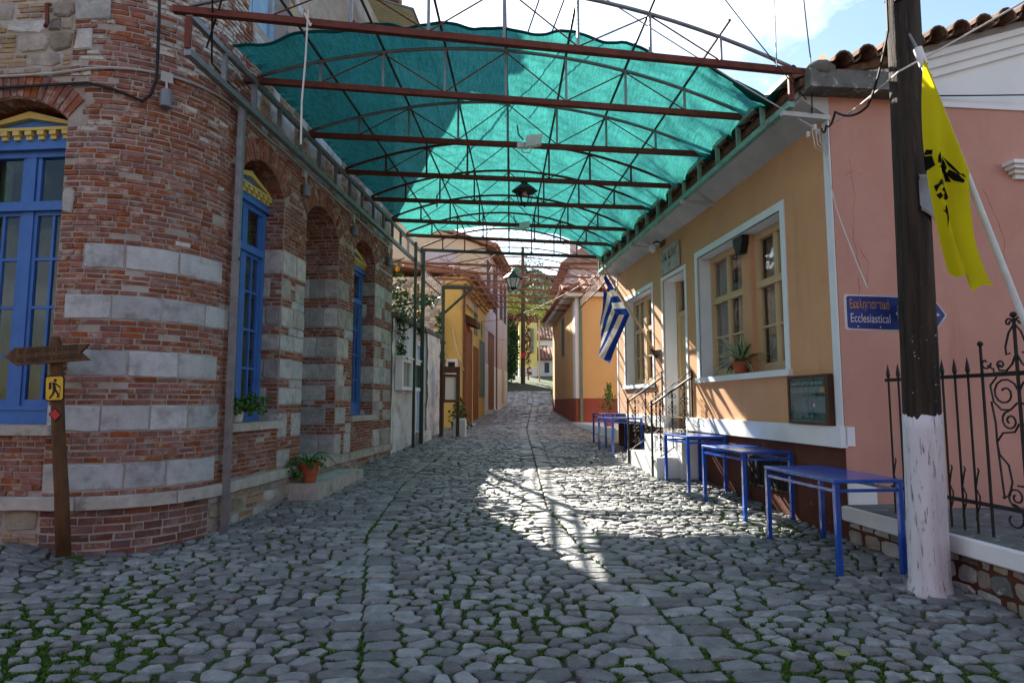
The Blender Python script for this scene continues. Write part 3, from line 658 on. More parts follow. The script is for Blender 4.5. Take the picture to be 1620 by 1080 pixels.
pier(OPS[1].t1, OPS[2].t0, 21, 4.30, OPS[1]); pier(OPS[2].t1, OPS[3].t0, 22, 4.30, OPS[2]); pier(OPS[3].t1, TEND, 23, 4.30, OPS[3])
bricks(TZ, TEND, 4.30, 4.86); rubble(TZ + .1, TEND, 4.88, 7.2, hr=(.14, .32), mis=(1, 0, 2), brick=.3)
for o in OPS[1:]:
    if o.z0 > 1: bricks(o.t0, o.t1, .83, 1.34, lr=(.12, .24))
    # reveal above the spring, arch soffit and voussoir ring
for o in OPS:
    half = math.asin(min(1, (o.c - o.t0) / o.rho)); n = max(8, round(2 * half * o.rho / .068))
    for k in range(n):
        a = -half + 2 * half * (k + .07) / n; e = -half + 2 * half * (k + .93) / n; rr = o.rho + rng.uniform(.0, .006); ro = o.rho + rng.uniform(.235, .26)
        P = [(o.c + rr * sin(a), o.zc + rr * cos(a)), (o.c + rr * sin(e), o.zc + rr * cos(e)), (o.c + ro * sin(e), o.zc + ro * cos(e)), (o.c + ro * sin(a), o.zc + ro * cos(a))]
        PB.add(*poly_piece(ML, P, .012 + rng.uniform(-.005, .005), .02, .006), .25 * .06, 0)
        sof = lambda d, out, u, o=o: ML(o.c + (o.rho - out) * sin(u / o.rho), -d, o.zc + (o.rho - out) * cos(u / o.rho))
        x = -rng.random() * .1
        while x < (o.d or .46) - .02:
            q = x + rng.uniform(.14, .24); s_ = max(.0, x)
            PB.add(*poly_piece(sof, rect(s_ + .008, min(q, (o.d or .46) - .01) - .008, a * o.rho, e * o.rho, .003), .010, .02, .005), .015, 0); x = q
# front wall beside the tower
rubble(-2.6, TA, 4.86, 7.2, hr=(.12, .26), mis=(2, 1), brick=.35); bricks(-2.6, TA, 4.55, 4.86, 3); rubble(-2.6, OPS[0].t0, 1.4, 4.55)
bricks(OPS[0].t0, TA, .81, 1.36, lr=(.14, .24)); rubble(-2.6, TA, .0, .70, hr=(.09, .2))
bricks(TA, T0 - .1, .05, .70, 1, h=.07, lr=(.14, .25)); rubble(T0 - .1, TEND, .0, .70, hr=(.10, .22), mis=(1, 2), brick=.12)
PB.done(); PS.done()
# string course
x = -2.6
while x < TEND:
    e = min(TEND, x + rng.uniform(.55, .85)); MB().add(*poly_piece(ML, rect(x + .003, e - .003, .70, .815, .002, 4), .075 + rng.uniform(-.005, .005), .02, .008, seg=4)).build('ledge_stone', 'ledge', bL, center=True); x = e
# sills
def sillL(o, d=.34):
    for k in range(2):
        a = o.t0 - .07 + (o.t1 - o.t0 + .14) * k / 2; e = a + (o.t1 - o.t0 + .14) / 2
        MB().add(*poly_piece(ML, rect(a + .002, e - .002, o.z0 - .095, o.z0, .002), .06, d, .010)).build('sill', 'ledge', bL)
for o in (OPS[0], OPS[1], OPS[3]): sillL(o)
def blue_window(o, dep, name='window'):
    t0, t1, z0 = o.t0 + .015, o.t1 - .015, o.z0 + .002; zt = o.zs - .20; mp = ML; w_ = t1 - t0
    b = MB(); bx = lambda a0, a1, b0, b1, o0, o1: b.mbox(mp, a0, a1, b0, b1, o0 - dep, o1 - dep)
    bx(t0, t0 + .085, z0, zt, -.08, .02); bx(t1 - .085, t1, z0, zt, -.08, .02); bx(t0 + .085, t1 - .085, z0, z0 + .13, -.06, .03); bx(t0 + .085, t1 - .085, z0 + .13, z0 + .17, -.06, .045)
    ztr = z0 + (zt - z0) * .77
    bx(t0 + .085, t1 - .085, ztr, ztr + .09, -.06, .05); bx(t0 + .085, t1 - .085, zt - .07, zt, -.07, .02)
    bx(t0, t1, zt, o.zs - .02, -.07, .035); bx(t0 - .005, t1 + .005, zt - .01, zt + .03, .035, .075)
    c = (t0 + t1) / 2; bx(c - .06, c + .06, z0 + .17, ztr, -.05, .015); bx(c - .05, c + .05, ztr + .09, zt - .07, -.05, .015)
    x0, x1 = t0 + .085, t1 - .085; zl, zh = z0 + .17, ztr
    for a, e in ((x0, c - .06), (c + .06, x1)):
        bx(a, a + .035, zl, zh, -.04, .0); bx(e - .035, e, zl, zh, -.04, .0); bx(a + .035, e - .035, zl, zl + .06, -.04, 0); bx(a + .035, e - .035, zh - .04, zh, -.04, 0)
        m = (a + e) / 2; bx(m - .013, m + .013, zl + .06, zh - .04, -.035, -.003)
        for k in (1, 2, 3): zz = zl + (zh - zl) * k / 4; bx(a + .035, m - .013, zz - .014, zz + .014, -.035, -.003); bx(m + .013, e - .035, zz - .014, zz + .014, -.035, -.003)
        bx(a, a + .04, zh + .09, zt - .07, -.04, 0); bx(e - .04, e, zh + .09, zt - .07, -.04, 0)
    wd = b.build(name, 'blue_wood', bL)
    for a, e in ((x0, c - .06), (c + .06, x1)):
        m = (a + e) / 2
        for k in range(4):
            za, zb = zl + (zh - zl) * k / 4, zl + (zh - zl) * (k + 1) / 4
            for p_, q_ in ((a, m), (m, e)): MB().mbox(mp, p_, q_, za, zb, -.022 - dep, -.018 - dep).build('pane', 'glass', wd)
        MB().mbox(mp, a, e, zh + .09, zt - .07, -.022 - dep, -.018 - dep).build('pane', 'glass', wd)
    zc = o.zs - .02
    p = MB(); p.mbox(mp, t0, t1, zc, zc + .028, -dep, .09 - dep); ap = min(o.za - .035, zc + .20)
    for s_, e_ in ((t0, c), (t1, c)):
        p.add([mp(s_, -dep, zc + .028), mp(c, -dep, ap - .07), mp(c, -dep, ap), mp(s_, -dep, zc + .05), mp(s_, .08 - dep, zc + .028), mp(c, .08 - dep, ap - .07), mp(c, .08 - dep, ap), mp(s_, .08 - dep, zc + .05)], [(0, 1, 2, 3), (4, 5, 6, 7), (0, 1, 5, 4), (2, 3, 7, 6), (0, 3, 7, 4)])
    p.build('pediment', 'yellow_wood', wd)
    p = MB(); p.prism([(t0 + .05, zc + .028), (t1 - .05, zc + .028), (c, ap - .06)], mp, -.02 - dep, .03 - dep); p.build('tympanum', 'blue_wood', wd)
    nd = 9
    for k in range(nd):
        a = t0 + (w_ - .07) * k / (nd - 1); d = MB(); d.mbox(mp, a, a + .07, zc - .045, zc, .035 - dep, .085 - dep); d.mbox(mp, a, a + .06, zc - .085, zc - .045, .035 - dep, .062 - dep); d.build('dentil', 'yellow_wood', wd)
    return wd
w0 = blue_window(OPS[0], .26); w1 = blue_window(OPS[1], .26); w2 = blue_window(OPS[3], .26)
for wd, o, dep, a0, a1 in ((w0, OPS[0], .26, .08, .20), (w1, OPS[1], .26, .08, .24), (w1, OPS[1], .26, .80, .95)):
    b = MB(); n = 22; w_ = o.t1 - o.t0; vs = []
    for k in range(n + 1): a = o.t0 + w_ * (a0 + (a1 - a0) * k / n); d = -dep - .14 - .03 * sin(k * 1.9); vs += [ML(a, d, o.z0 + .02), ML(a, d - .02, o.zs - .2)]
    b.add(vs, [(2 * k, 2 * k + 2, 2 * k + 3, 2 * k + 1) for k in range(n)]); b.build('curtain', 'curtain_green', wd, smooth=True)
# street door, deep in its arch
o = OPS[2]; b = MB(); mp = ML
b.mbox(mp, o.t0, o.t0 + .10, .88, 4.26, -0.630, -0.490); b.mbox(mp, o.t1 - .1, o.t1, .88, 4.26, -0.650, -0.590); b.mbox(mp, o.t0 + .1, o.t1 - .1, 3.35, 3.45, -0.650, -0.570); b.mbox(mp, o.t0 + .1, o.t1 - .1, 4.16, 4.26, -0.650, -0.570)
b.mbox(mp, o.t0 + .1, o.t1 - .1, .88, 3.35, -0.645, -0.610)
for k in range(2):
    for z in (1.0, 1.9): a = o.t0 + .16 + k * .55; b.mbox(mp, a, a + .42, z, z + .75, -0.610, -0.595)
dr = b.build('door', 'pale_blue', bL); MB().mbox(mp, o.t0 + .1, o.t1 - .1, 3.45, 4.16, -0.630, -0.625).build('pane', 'glass', dr)
p = MB(); p.mbox(mp, o.t0, o.t1, 4.26, 4.30, -0.630, -0.530); p.prism([(o.t0, 4.30), (o.t1, 4.30), (o.c, 4.52)], mp, -0.630, -0.570); p.build('pediment', 'yellow_wood', dr)
MB().tube([ML(o.t1 - .25, -.59, 1.9), ML(o.t1 - .25, -.55, 1.9)], .02, 8).build('handle', 'dark_steel', dr)
MB().add(*poly_piece(ML, rect(o.t0 - .05, o.t1 + .05, .60, .86, .004), -.02, .62, .01)).build('threshold', 'ledge', bL)
b = MB(); sy0, sy1 = 1.74, 3.54
b.hexa([(.0, sy0, -.1), (.43, sy0 - .03, -.1), (.42, sy1, -.1), (.0, sy1, -.1), (.0, sy0, .605), (.43, sy0 - .02, .595), (.42, sy1, .61), (.0, sy1, .615)])
b.build('door_step', 'ledge', bL)
for o in UPW:
    b = MB(); b.mbox(ML, o.t0, o.t0 + .09, o.z0, o.zs, -.3, -.2); b.mbox(ML, o.t1 - .09, o.t1, o.z0, o.zs, -.3, -.2); b.mbox(ML, o.t0 + .09, o.t1 - .09, o.z0, o.z0 + .1, -.3, -.2); b.mbox(ML, o.t0 + .09, o.t1 - .09, o.zs - .1, o.zs + .1, -.3, -.2)
    for k in range(2): a = o.t0 + .1 + k * (o.t1 - o.t0 - .2) / 2; b.mbox(ML, a + .01, a + (o.t1 - o.t0 - .2) / 2 - .01, o.z0 + .1, o.zs - .1, -.27, -.24)
    b.build('shutter', 'pale_blue', bL)
# ================================================================ steel canopy over the street
cv = thing('canopy_frame', 'rusty steel canopy frame of arched trusses spanning the street', 'canopy', W0, (-3.0, 6.6, .3))
LS = [-1.05, .25, 1.72, 3.12, 4.48, 5.80, 6.95, 8.30]; RS = [-.08, .98, 2.12, 3.42, 4.55, 5.95, 7.15, 8.35]
def interp(tab, b): i = max(0, min(len(tab) - 2, int(math.floor(b)))); return tab[i] + (tab[i + 1] - tab[i]) * (b - i)
def PL(b, dz=0.): return FL.w(.15, interp(LS, b), 5.31 + dz)
def PR(b, dz=0.): return FR.w(-.45, interp(RS, b), 5.06 + dz)
RISE = .55
def arc(b, a, dz=0.): p = PL(b).lerp(PR(b), a); return Vector((p.x, p.y, p.z + RISE * (1 - (2 * a - 1) ** 2) + dz))
NA = 8
for k in range(8):
    b_ = MB(); A_, B_ = PL(k), PR(k); d = (B_ - A_).normalized()
    b_.bar(A_ - d * .14, B_ + d * (.22 if k == 0 else .12), .06, .065); tr = b_.build('truss', 'rust' if k < 7 else 'dark_steel', cv)
    MB().tube([arc(k, i / 24, .05) for i in range(25)], .021, 6).build('arch_tube', 'steel' if k < 3 else 'rust', tr, smooth=True)
    for i in range(1, NA):
        a = i / NA; p = PL(k).lerp(PR(k), a); MB().bar((p.x, p.y, p.z + .03), arc(k, a, .05), .028).build('strut', 'steel' if k < 3 else 'rust', tr)
    for i in range(1, NA - 1):
        lo, hi = (i / NA, (i + 1) / NA) if i % 2 else ((i + 1) / NA, i / NA)
        p = PL(k).lerp(PR(k), lo); MB().tube([(p.x, p.y, p.z + .035), arc(k, hi, .03)], .008, 5).build('brace', 'rust', tr)
for i in range(1, NA):
    a = i / NA; pts = [arc(-.22 + .0, a, .085)] + [arc(k, a, .085) for k in range(7)] + [arc(7.05, a, .085)]
    MB().tube(pts, .016, 6).build('purlin', 'dark_steel' if i != 4 else 'steel', cv)
# side rails: lattice of two chords and uprights
def rail(P, b0, b1, sx, names, step, lo=-.40):
    pts = []; n = 30
    for nm, dz, wd in (('top_chord', -.035, .055), ('bottom_chord', lo, .065)):
        b_ = MB(); p, q = P(b0, dz), P(b1, dz); b_.bar(p, q, wd, wd); b_.build(nm, names[0], cv)
    p, q = P(b0), P(b1); m = int((q - p).length / step)
    for i in range(m + 1):
        c = p.lerp(q, i / m); MB().bar((c.x, c.y, c.z + lo + .03), (c.x, c.y, c.z - .06), .05, .035).build('upright', names[1] if i else 'rust', cv)
rail(PL, 0, 7.05, 0, ('steel', 'steel'), .62); rail(PR, 0, 7.0, 0, ('steel_verdigris', 'steel_verdigris'), .58, -.35)
for s_ in (.0, 2.9, 5.6, 8.2):
    p = FR.w(-.52, s_, 4.64); q = FR.w(.02, s_ + .02, 4.62); MB().bar(p, q, .05, .05).build('outrigger', 'soffit', cv)
def gpost(F, x, y, z1, w_, m, nm='post'):
    p = F.w(x, y); MB().bar((p.x, p.y, gz(p.x, p.y)), (p.x, p.y, z1), w_).build(nm, m, cv)
gpost(FL, .10, .05, 4.9, .062, 'steel')
gpost(FL, .22, 7.55, 5.3, .06, 'green_paint'); gpost(FL, .22, 8.3, 5.3, .085, 'green_paint')
gpost(FL, .05, 11.6, 5.05, .09, 'green_paint')
b_ = MB(); b_.bar(FL.w(.05, 11.6, 5.0), FL.w(.92, 11.75, 5.0), .09); b_.bar(FL.w(.09, 11.6, 4.25), FL.w(.85, 11.74, 4.97), .07); b_.build('bracket', 'green_paint', cv)
b_ = MB(); b_.bar(FL.w(-.25, 9.75, 3.5), FL.w(-.25, 9.75, 4.75), .05); b_.build('stub_post', 'green_paint', cv)
MB().bar(FL.w(.02, .03, 3.2), FL.w(.14, .07, 3.2), .03).build('clamp', 'dark_steel', cv)
# the shade net
nb_ = MB(); NAx, NBx = 112, 150; rr = random.Random(5)
def netp(a, b):
    p = arc(b, a, .115); k = a * NA; sag = .5 - .5 * cos(2 * PI * (k % 1)); ft = b % 1; sg2 = .5 - .5 * cos(2 * PI * ft)
    z = -.035 * sag * sg2 - .012 * sag + .035 * mnoise.noise((a * 7, b * 1.6, 2)) + .018 * mnoise.noise((a * 26, b * 5, 4)) + .010 * mnoise.noise((a * 9 + b * 3, b * 22, 8)) + .026 * abs(mnoise.noise((a * 24 - b * 5, b * 7, 11)))
    edge = max(0, (a - .86) / .14); z += -.17 * edge * edge + edge * (.05 * sin(b * 9) - .01) + .03 * edge * mnoise.noise((a * 40, b * 9, 6))
    fr_ = max(0, (1.15 - b) / .6)
    z += fr_ * .012 * sin(b * 62 + 3 * mnoise.noise((a * 6, b, 1))) * (1 - .5 * abs(2 * a - 1))
    lf = max(0, (.10 - a) / .10); z -= .03 * lf
    return (p.x, p.y, p.z + z)
vs = []
for j in range(NBx + 1):
    for i in range(NAx + 1):
        a = i / NAx; b0 = .56 + .16 * sin(PI * a) + .018 * (.5 - .5 * cos(2 * PI * a * NA)) - .10 * a; b1 = 6.40 + .70 * sm(a / .4) + .08 * sin(a * 14)
        if a < .02: a = .005
        vs.append(netp(a * 1.004, b0 + (b1 - b0) * j / NBx))
M_ = NAx + 1
nb_.add(vs, [(j * M_ + i, j * M_ + i + 1, (j + 1) * M_ + i + 1, (j + 1) * M_ + i) for j in range(NBx) for i in range(NAx)])
net = tag(nb_.build('shade_net', 'net', smooth=True), 'green shade net stretched over the canopy frame', 'shade net')
MB().tube([vs[i] for i in range(M_)], .017, 5).build('hem', 'net_hem', net)
b_ = MB(); q = Vector(vs[M_ - 1]); e_ = PR(0); b_.tube([vs[M_ - 8], vs[M_ - 4], (q.x, q.y, q.z + .05), (e_.x + .05, e_.y + .02, e_.z + .06)], [.03, .06, .055, .03], 7); b_.build('rolled_edge', 'net_hem', net, smooth=True)

# lanterns and floodlights under the canopy
def lantern(p, top, s, label, glass, roofm):
    t = thing('lantern', label, 'lantern', W0, tuple(p), 'lanterns hanging over the street'); x, y, z = p
    MB().tube([(x, y, z + .44 * s), (x, y, top)], .006, 4).build('hanger', 'iron', t)
    b = MB()
    for k in range(6):
        a = k * PI / 3; b.bar((x + .085 * s * cos(a), y + .085 * s * sin(a), z + .06 * s), (x + .15 * s * cos(a), y + .15 * s * sin(a), z + .26 * s), .012)
    b.build('cage', 'iron', t)
    MB().lathe([(.005, 0), (.02, .02 * s), (.085 * s, .045 * s), (.09 * s, .065 * s), (.01, .07 * s)], 6, (x, y, z)).build('base', 'iron', t)
    MB().lathe([(.205 * s, .255 * s), (.21 * s, .27 * s), (.13 * s, .34 * s), (.075 * s, .375 * s), (.05 * s, .385 * s), (.045 * s, .42 * s), (.01, .45 * s)], 6, (x, y, z)).build('cap', roofm, t)
    MB().lathe([(.083 * s, .065 * s), (.145 * s, .255 * s)], 6, (x, y, z)).build('pane', glass, t)
    MB().ball((x, y, z + .22 * s), .04 * s, 8).build('bulb', 'plastic_white', t)
c = arc(3, .52); lantern((.20, c.y, 4.72), c.z - RISE + .1, 1.0, 'dark six-sided lantern hanging under the green net', 'glass', 'iron')
lantern((.03, 14.6, 4.26), 5.25, 1.12, 'farther lantern with white panes hanging below the rusty trellis', 'lantern_glass_w', 'green_paint')
def flood(p, s, label):
    x, y, z = p; t = thing('floodlight', label, 'floodlight', W0, p, 'floodlights under the canopy')
    b = MB(); b.hexa([(x, y - .12 * s, z), (x + .22 * s, y - .1 * s, z + .05 * s), (x + .22 * s, y + .05 * s, z + .08 * s), (x, y + .03 * s, z + .02 * s), (x + .03 * s, y - .12 * s, z + .16 * s), (x + .24 * s, y - .08 * s, z + .2 * s), (x + .22 * s, y + .05 * s, z + .2 * s), (x + .02 * s, y + .03 * s, z + .18 * s)]); b.build('housing', 'plastic_white', t)
    MB().box(x - .10 * s, x, y - .06 * s, y, z + .02 * s, z + .09 * s).build('junction_box', 'plastic_white', t)
    MB().tube([(x - .02, y, z + .15 * s), (x - .08 * s, y, z + .22 * s), (x - .1 * s, y, z + .35 * s)], .012, 5).build('bracket', 'steel', t)
    MB().tube([(x - .05 * s, y - .05, z + .03), (x - .02, y - .08, z - .06 * s), (x + .06 * s, y - .08, z - .07 * s), (x + .1 * s, y - .08, z)], .008, 5).build('cable', 'cable_white', t)
c = arc(2, .53); flood((.17, c.y - .2, 5.02), 1.0, 'white floodlight fixed to the canopy nearer the camera')
c = arc(5, .53); flood((.13, c.y - .1, 5.02), .95, 'white floodlight under the net beyond the dark lantern')

# wall lights and conduit on the brick building
def wall_light(mp, t_, zb, label):
    th = thing('wall_light', label, 'wall light', FL, mp(t_, .03, zb), 'grey wall lights on the brick building')
    MB().mbox(mp, t_ - .05, t_ + .05, zb - .045, zb + .055, .014, .06).build('junction_box', 'plastic_grey', th)
    c = mp(t_, .075, zb - .14); MB().tube([mp(t_, .05, zb - .04), c], .012, 6).build('stem', 'plastic_grey', th)
    MB().lathe([(.052, -.17), (.055, -.165), (.055, -.005), (.05, 0)], 14, c).build('shade', 'lamp_grey', th)
wall_light(ML, .742, 4.83, 'grey cylinder wall light on the rounded brick tower')
wall_light(ML, T0 + 1.86, 4.80, 'grey wall light between the first blue window and the door arch')
wall_light(ML, T0 + 3.86, 4.78, 'grey wall light between the door arch and the far blue window')
wall_light(ML, T0 + 5.95, 4.72, 'grey wall light at the far end of the brick facade')
b_ = MB(); pts = [ML(-2.4 + (T0 + 6.2 + 2.4) * i / 90, .03, 4.78 + .10 * sm((-2.4 + (T0 + 8.6) * i / 90 + .3) / 1.2) - .02 * sin(i * .5) * .3 - .07 * sm((i - 45) / 40)) for i in range(91)]
b_.tube(pts, .012, 5); tag(b_.build('conduit', 'plastic_grey', F=FL), 'thin grey conduit running along the brick wall above the arches', 'conduit')
b_ = MB(); b_.tube([ML(-2.4, .04, 4.66), ML(-1, .04, 4.655), ML(-.2, .05, 4.655), ML(.1, .05, 4.66), ML(.3, .05, 4.62), ML(.45, .05, 4.57), ML(.56, .05, 4.54), ML(.62, .06, 4.62), ML(.66, .06, 4.8), ML(.655, .07, 5.1), ML(.65, .10, 5.4), ML(.62, .2, 6.0), ML(.6, .2, 7.0)], .014, 6)
tag(b_.build('black_cable', 'cable_black', F=FL), 'thick black cable looping down the brick tower', 'cable')
b_ = MB(); b_.tube([ML(-.35, .03, 5.48), ML(-.35, .06, 5.46), ML(-.33, .06, 5.28), ML(-.29, .12, 5.20)], .02, 6); tag(b_.build('wall_hook', 'rust', F=FL), 'short rusty iron hook high on the front wall', 'hook')
p = PL(0).lerp(PR(0), .185); b_ = MB(); b_.tube([(p.x, p.y - .05, p.z + .10), (p.x - .01, p.y - .05, p.z - .4), (p.x - .035, p.y - .04, p.z - .8), (p.x - .03, p.y - .04, p.z - 1.22)], .009, 5); b_.tube([(p.x - .03, p.y - .06, p.z + .06), (p.x + .03, p.y - .06, p.z - .06), (p.x + .01, p.y + .05, p.z + .05)], .012, 5)
tag(b_.build('hanging_cord', 'cable_white'), 'pale cord tied to the front beam and hanging down', 'cord')
# cane blind high up at the end of the building
t = thing('cane_blind', 'cane blind on a thin frame high above the canopy', 'blind', FL, (.6, 4.6, 7.6))
b_ = MB()
for k in range(34): y = 3.6 + k * .06; b_.tube([(.25, y, 8.62), (1.1, y, 8.30)], .022, 4)
b_.build('cane_mat', 'cane', t); b_ = MB(); b_.bar((1.1, 3.55, 8.28), (1.1, 5.7, 8.28), .03); b_.bar((.2, 3.55, 8.6), (1.1, 3.55, 8.28), .03); b_.bar((.2, 5.7, 8.6), (1.1, 5.7, 8.28), .03); b_.bar((1.1, 5.65, 5.5), (1.1, 5.65, 8.28), .03); b_.build('frame', 'steel', t)

# trail signpost in front of the tower
sp = Vector((-.62, -1.22)); zg = .44
t = thing('trail_signpost', 'wooden trail signpost with arrow board and yellow hiker sign by the tower', 'signpost', FL, (sp.x, sp.y, zg - .05))
def SP(a, o, b): # leaning post: a right, b up, o towards the camera
    return (sp.x + a - (b - zg) * .115, sp.y - o, b)
b_ = MB(); b_.tube([SP(0, 0, zg - .08), SP(.005, 0, .9), SP(-.004, 0, 1.4), SP(.003, 0, 1.9), SP(0, 0, 2.19), SP(0, 0, 2.225)], [.058, .055, .052, .05, .047, .035], 9); b_.build('post', 'sign_wood', t, smooth=True)
tl = .065
bd = lambda a, o, b: SP(a, .06 + o, b + a * tl)
pl = [(-.40, 2.075), (-.30, 1.99), (.38, 1.99), (.30, 2.06), (.38, 2.13), (-.30, 2.145)]
b_ = MB(); b_.prism(pl, bd, 0, .03); ab = b_.build('arrow_board', 'sign_wood', t)
b_ = MB(); b_.text('a1', bd, -.27, 2.085, .062, .72, .032, fit=.56); b_.build('lettering', 'black_letter', ab); b_ = MB(); b_.text('a2', bd, -.29, 2.012, .062, .72, .032, fit=.6); b_.build('lettering', 'black_letter', ab)
rr_ = lambda x0, x1, z0, z1, c: [(x0 + c, z0), (x1 - c, z0), (x1, z0 + c), (x1, z1 - c), (x1 - c, z1), (x0 + c, z1), (x0, z1 - c), (x0, z0 + c)]
hs = lambda a, o, b: SP(a + .035 + (b - 1.78) * .06, .066 + o, b + a * .03)
MB().prism(rr_(-.088, .088, 1.665, 1.885, .018), hs, -.006, 0).build('hiker_plate', 'black_letter', t)
hk = MB().prism(rr_(-.078, .078, 1.675, 1.875, .014), hs, 0, .003).build('hiker_sign', 'yellow_paint', t)
b_ = MB(); C_ = lambda x, z, r: [(x + r * cos(k * PI / 6), z + r * sin(k * PI / 6)) for k in range(12)]
for pol in (C_(.008, 1.842, .014), [(-.02, 1.83), (.005, 1.825), (.02, 1.76), (-.012, 1.755)], [(.0, 1.815), (.012, 1.822), (.058, 1.786), (.053, 1.776)], [(-.012, 1.76), (.012, 1.76), (-.002, 1.725), (-.034, 1.688), (-.05, 1.690), (-.02, 1.73)], [(-.002, 1.76), (.022, 1.76), (.045, 1.725), (.038, 1.690), (.024, 1.690), (.028, 1.72)],
            [(-.028, 1.832), (-.048, 1.825), (-.05, 1.765), (-.025, 1.77)], [(.054, 1.79), (.058, 1.79), (.05, 1.692), (.046, 1.692)]): b_.prism(pol, hs, .003, .005)
b_.build('hiker_figure', 'black_letter', hk)
rd = lambda a, o, b: SP(a + .03, .066 + o, b)
MB().prism([(0, 1.49), (.062, 1.55), (0, 1.61), (-.062, 1.55)], rd, -.004, .0).build('marker_plate', 'black_letter', t); MB().prism([(0, 1.502), (.05, 1.55), (0, 1.598), (-.05, 1.55)], rd, 0, .003).build('red_marker', 'red_paint', t)

# pots on the sill and on the step
def spray(mb, c, n, ln_, rg, up=.6, wd=.02, droop=1.0, mb2=None):
    for _ in range(n):
        a = rg.random() * 6.3; l = ln_ * rg.uniform(.6, 1.15); e = rg.uniform(.35, 1) * up; pts = []; p = Vector(c); d = Vector((cos(a) * (1 - e * .6), sin(a) * (1 - e * .6), e)).normalized()
        for k in range(6): pts.append(p.copy()); p = p + d * l / 5; d.z -= .26 * droop; d.normalize()
        mb.tube(pts, .003, 3, False)
        for k in range(1, 6):
            for s_ in range(5): mb.leaf(pts[k] + Vector((rg.gauss(0, .014), rg.gauss(0, .014), rg.gauss(0, .012))), wd * rg.uniform(.8, 1.5), rg, .3)
rg = random.Random(3)
t = thing('potted_fern', 'bushy green fern in a white pot on the window sill', 'potted plant', FL, (-.12, .60, 1.43))
MB().lathe([(.062, 0), (.066, .005), (.085, .13), (.092, .132), (.092, .155), (.08, .155), (.075, .12)], 18, (-.12, .60, 1.432)).build('pot', 'plastic_white', t, smooth=False)
b_ = MB(); spray(b_, (-.08, .60, 1.56), 60, .34, rg, .9, .042, .9); b_.build('foliage', 'leaf', t)
t = thing('potted_plant', 'trailing plant in a red terracotta pot on the stone door step', 'potted plant', FL, (.22, 1.90, .605))
MB().lathe([(.085, 0), (.09, .01), (.098, .10), (.112, .105), (.125, .22), (.135, .222), (.135, .26), (.118, .26), (.11, .2)], 20, (.22, 1.90, .605)).build('pot', 'terracotta', t)
b_ = MB(); spray(b_, (.20, 1.85, .83), 16, .26, rg, .7, .04, 1.0); spray(b_, (.10, 1.78, .70), 12, .24, rg, .8, .045, .8); b_.build('foliage', 'leaf', t)
b_ = MB(); 
for a, l in ((.3, .62), (1.2, .35), (2.4, .3), (-.4, .4)):
    pts = []; p = Vector((.22, 1.9, .85)); d = Vector((cos(a) * .5, sin(a) * .5, .75)).normalized()
    if l > .5: d = Vector((.25, .75, .5)).normalized()
    for k in range(8): pts.append(p.copy()); p = p + d * l / 7; d.z -= .24; d.normalize()
    b_.tube(pts, [.009, .012, .013, .012, .011, .009, .006, .002], 4)
b_.build('long_leaf', 'agave_green', t)
# ================================================================ ochre building on the right
bR = thing('ochre_building', 'single-storey ochre building with white trim and a pink side wall', 'building', FR, (0, 0, .28))
def MR(t, o, z): return (-o, t, z)                   # facade: t along the street, o out of the wall
LENR = 8.55; ZE = 4.74; ZB = 1.40
class Rc:
    def __init__(s, t0, t1, z0, z1): s.t0, s.t1, s.z0, s.z1 = t0, t1, z0, z1; s.zs = z1; s.c = (t0 + t1) / 2
    def top(s, t): return s.z1
RO = [Rc(1.04, 3.60, 2.04, 3.95), Rc(4.16, 5.27, 1.20, 3.90), Rc(5.92, 7.86, 2.03, 3.92)]
b = MB(); wall_mesh(b, MR, 0, LENR, ZB, ZE + .6, [Rc(o.t0, o.t1, max(o.z0, ZB), o.z1) for o in RO], .34)
wR = b.build('wall', 'ochre', bR)
b = MB(); b.box(.0, 7, LENR - .02, LENR, .2, ZE + .4); b.box(6.98, 7, 0, LENR, .2, ZE + 1.2); b.build('end_wall', 'peach', bR)
b = MB(); b.box(.4, 6.9, .1, LENR - .1, 1.0, 1.05); b.box(.4, 6.9, .1, LENR - .1, ZE + .1, ZE + .15); b.box(2.6, 2.7, .1, LENR - .1, 1.05, ZE + .1); b.build('dark_inner_shell', 'interior', bR)  # unseen dark floor, ceiling and partition keep the rooms dim
b = MB()
for a, e in ((0, 4.10), (5.33, LENR)): b.mbox(MR, a + (.001 if a else -.012), e, 1.205, 1.415, -.02, .055)
b.mbox(lambda x, o, z: (x, -o, z), .0, .10, 1.22, 1.41, -.02, .012); b.build('white_band', 'white_plaster', bR)
b = MB(); b.mbox(MR, .004, 4.10, .0, 1.205, -.3, .004); b.mbox(MR, 5.33, LENR, .0, 1.205, -.3, .004); bb = b.build('plinth', 'brown_base', bR)
MB().mbox(MR, .004, .115, 1.415, 4.6, 0, .012).build('corner_strip', 'white_trim', bR); MB().mbox(MR, LENR - .09, LENR - .002, 1.415, 4.6, 0, .012).build('corner_strip', 'white_trim', bR)
def surround(o, w_, sill=True, zb=None):
    zb = o.z0 if zb is None else zb; b = MB()
    b.mbox(MR, o.t0 - w_, o.t0, zb, o.z1, -.02, .014); b.mbox(MR, o.t1, o.t1 + w_, zb, o.z1, -.02, .014); b.mbox(MR, o.t0 - w_, o.t1 + w_, o.z1, o.z1 + w_, -.02, .014)
    # reveals
    b.mbox(MR, o.t0, o.t0 + .012, zb, o.z1, -.33, -.02); b.mbox(MR, o.t1 - .012, o.t1, zb, o.z1, -.33, -.02); b.mbox(MR, o.t0 + .012, o.t1 - .012, o.z1 - .012, o.z1, -.33, -.02)
    s_ = b.build('surround', 'white_trim', bR)
    if sill: MB().mbox(MR, o.t0 - w_ - .03, o.t1 + w_ + .03, o.z0 - .075, o.z0 + .0, -.33, .05).build('sill', 'white_trim', s_)
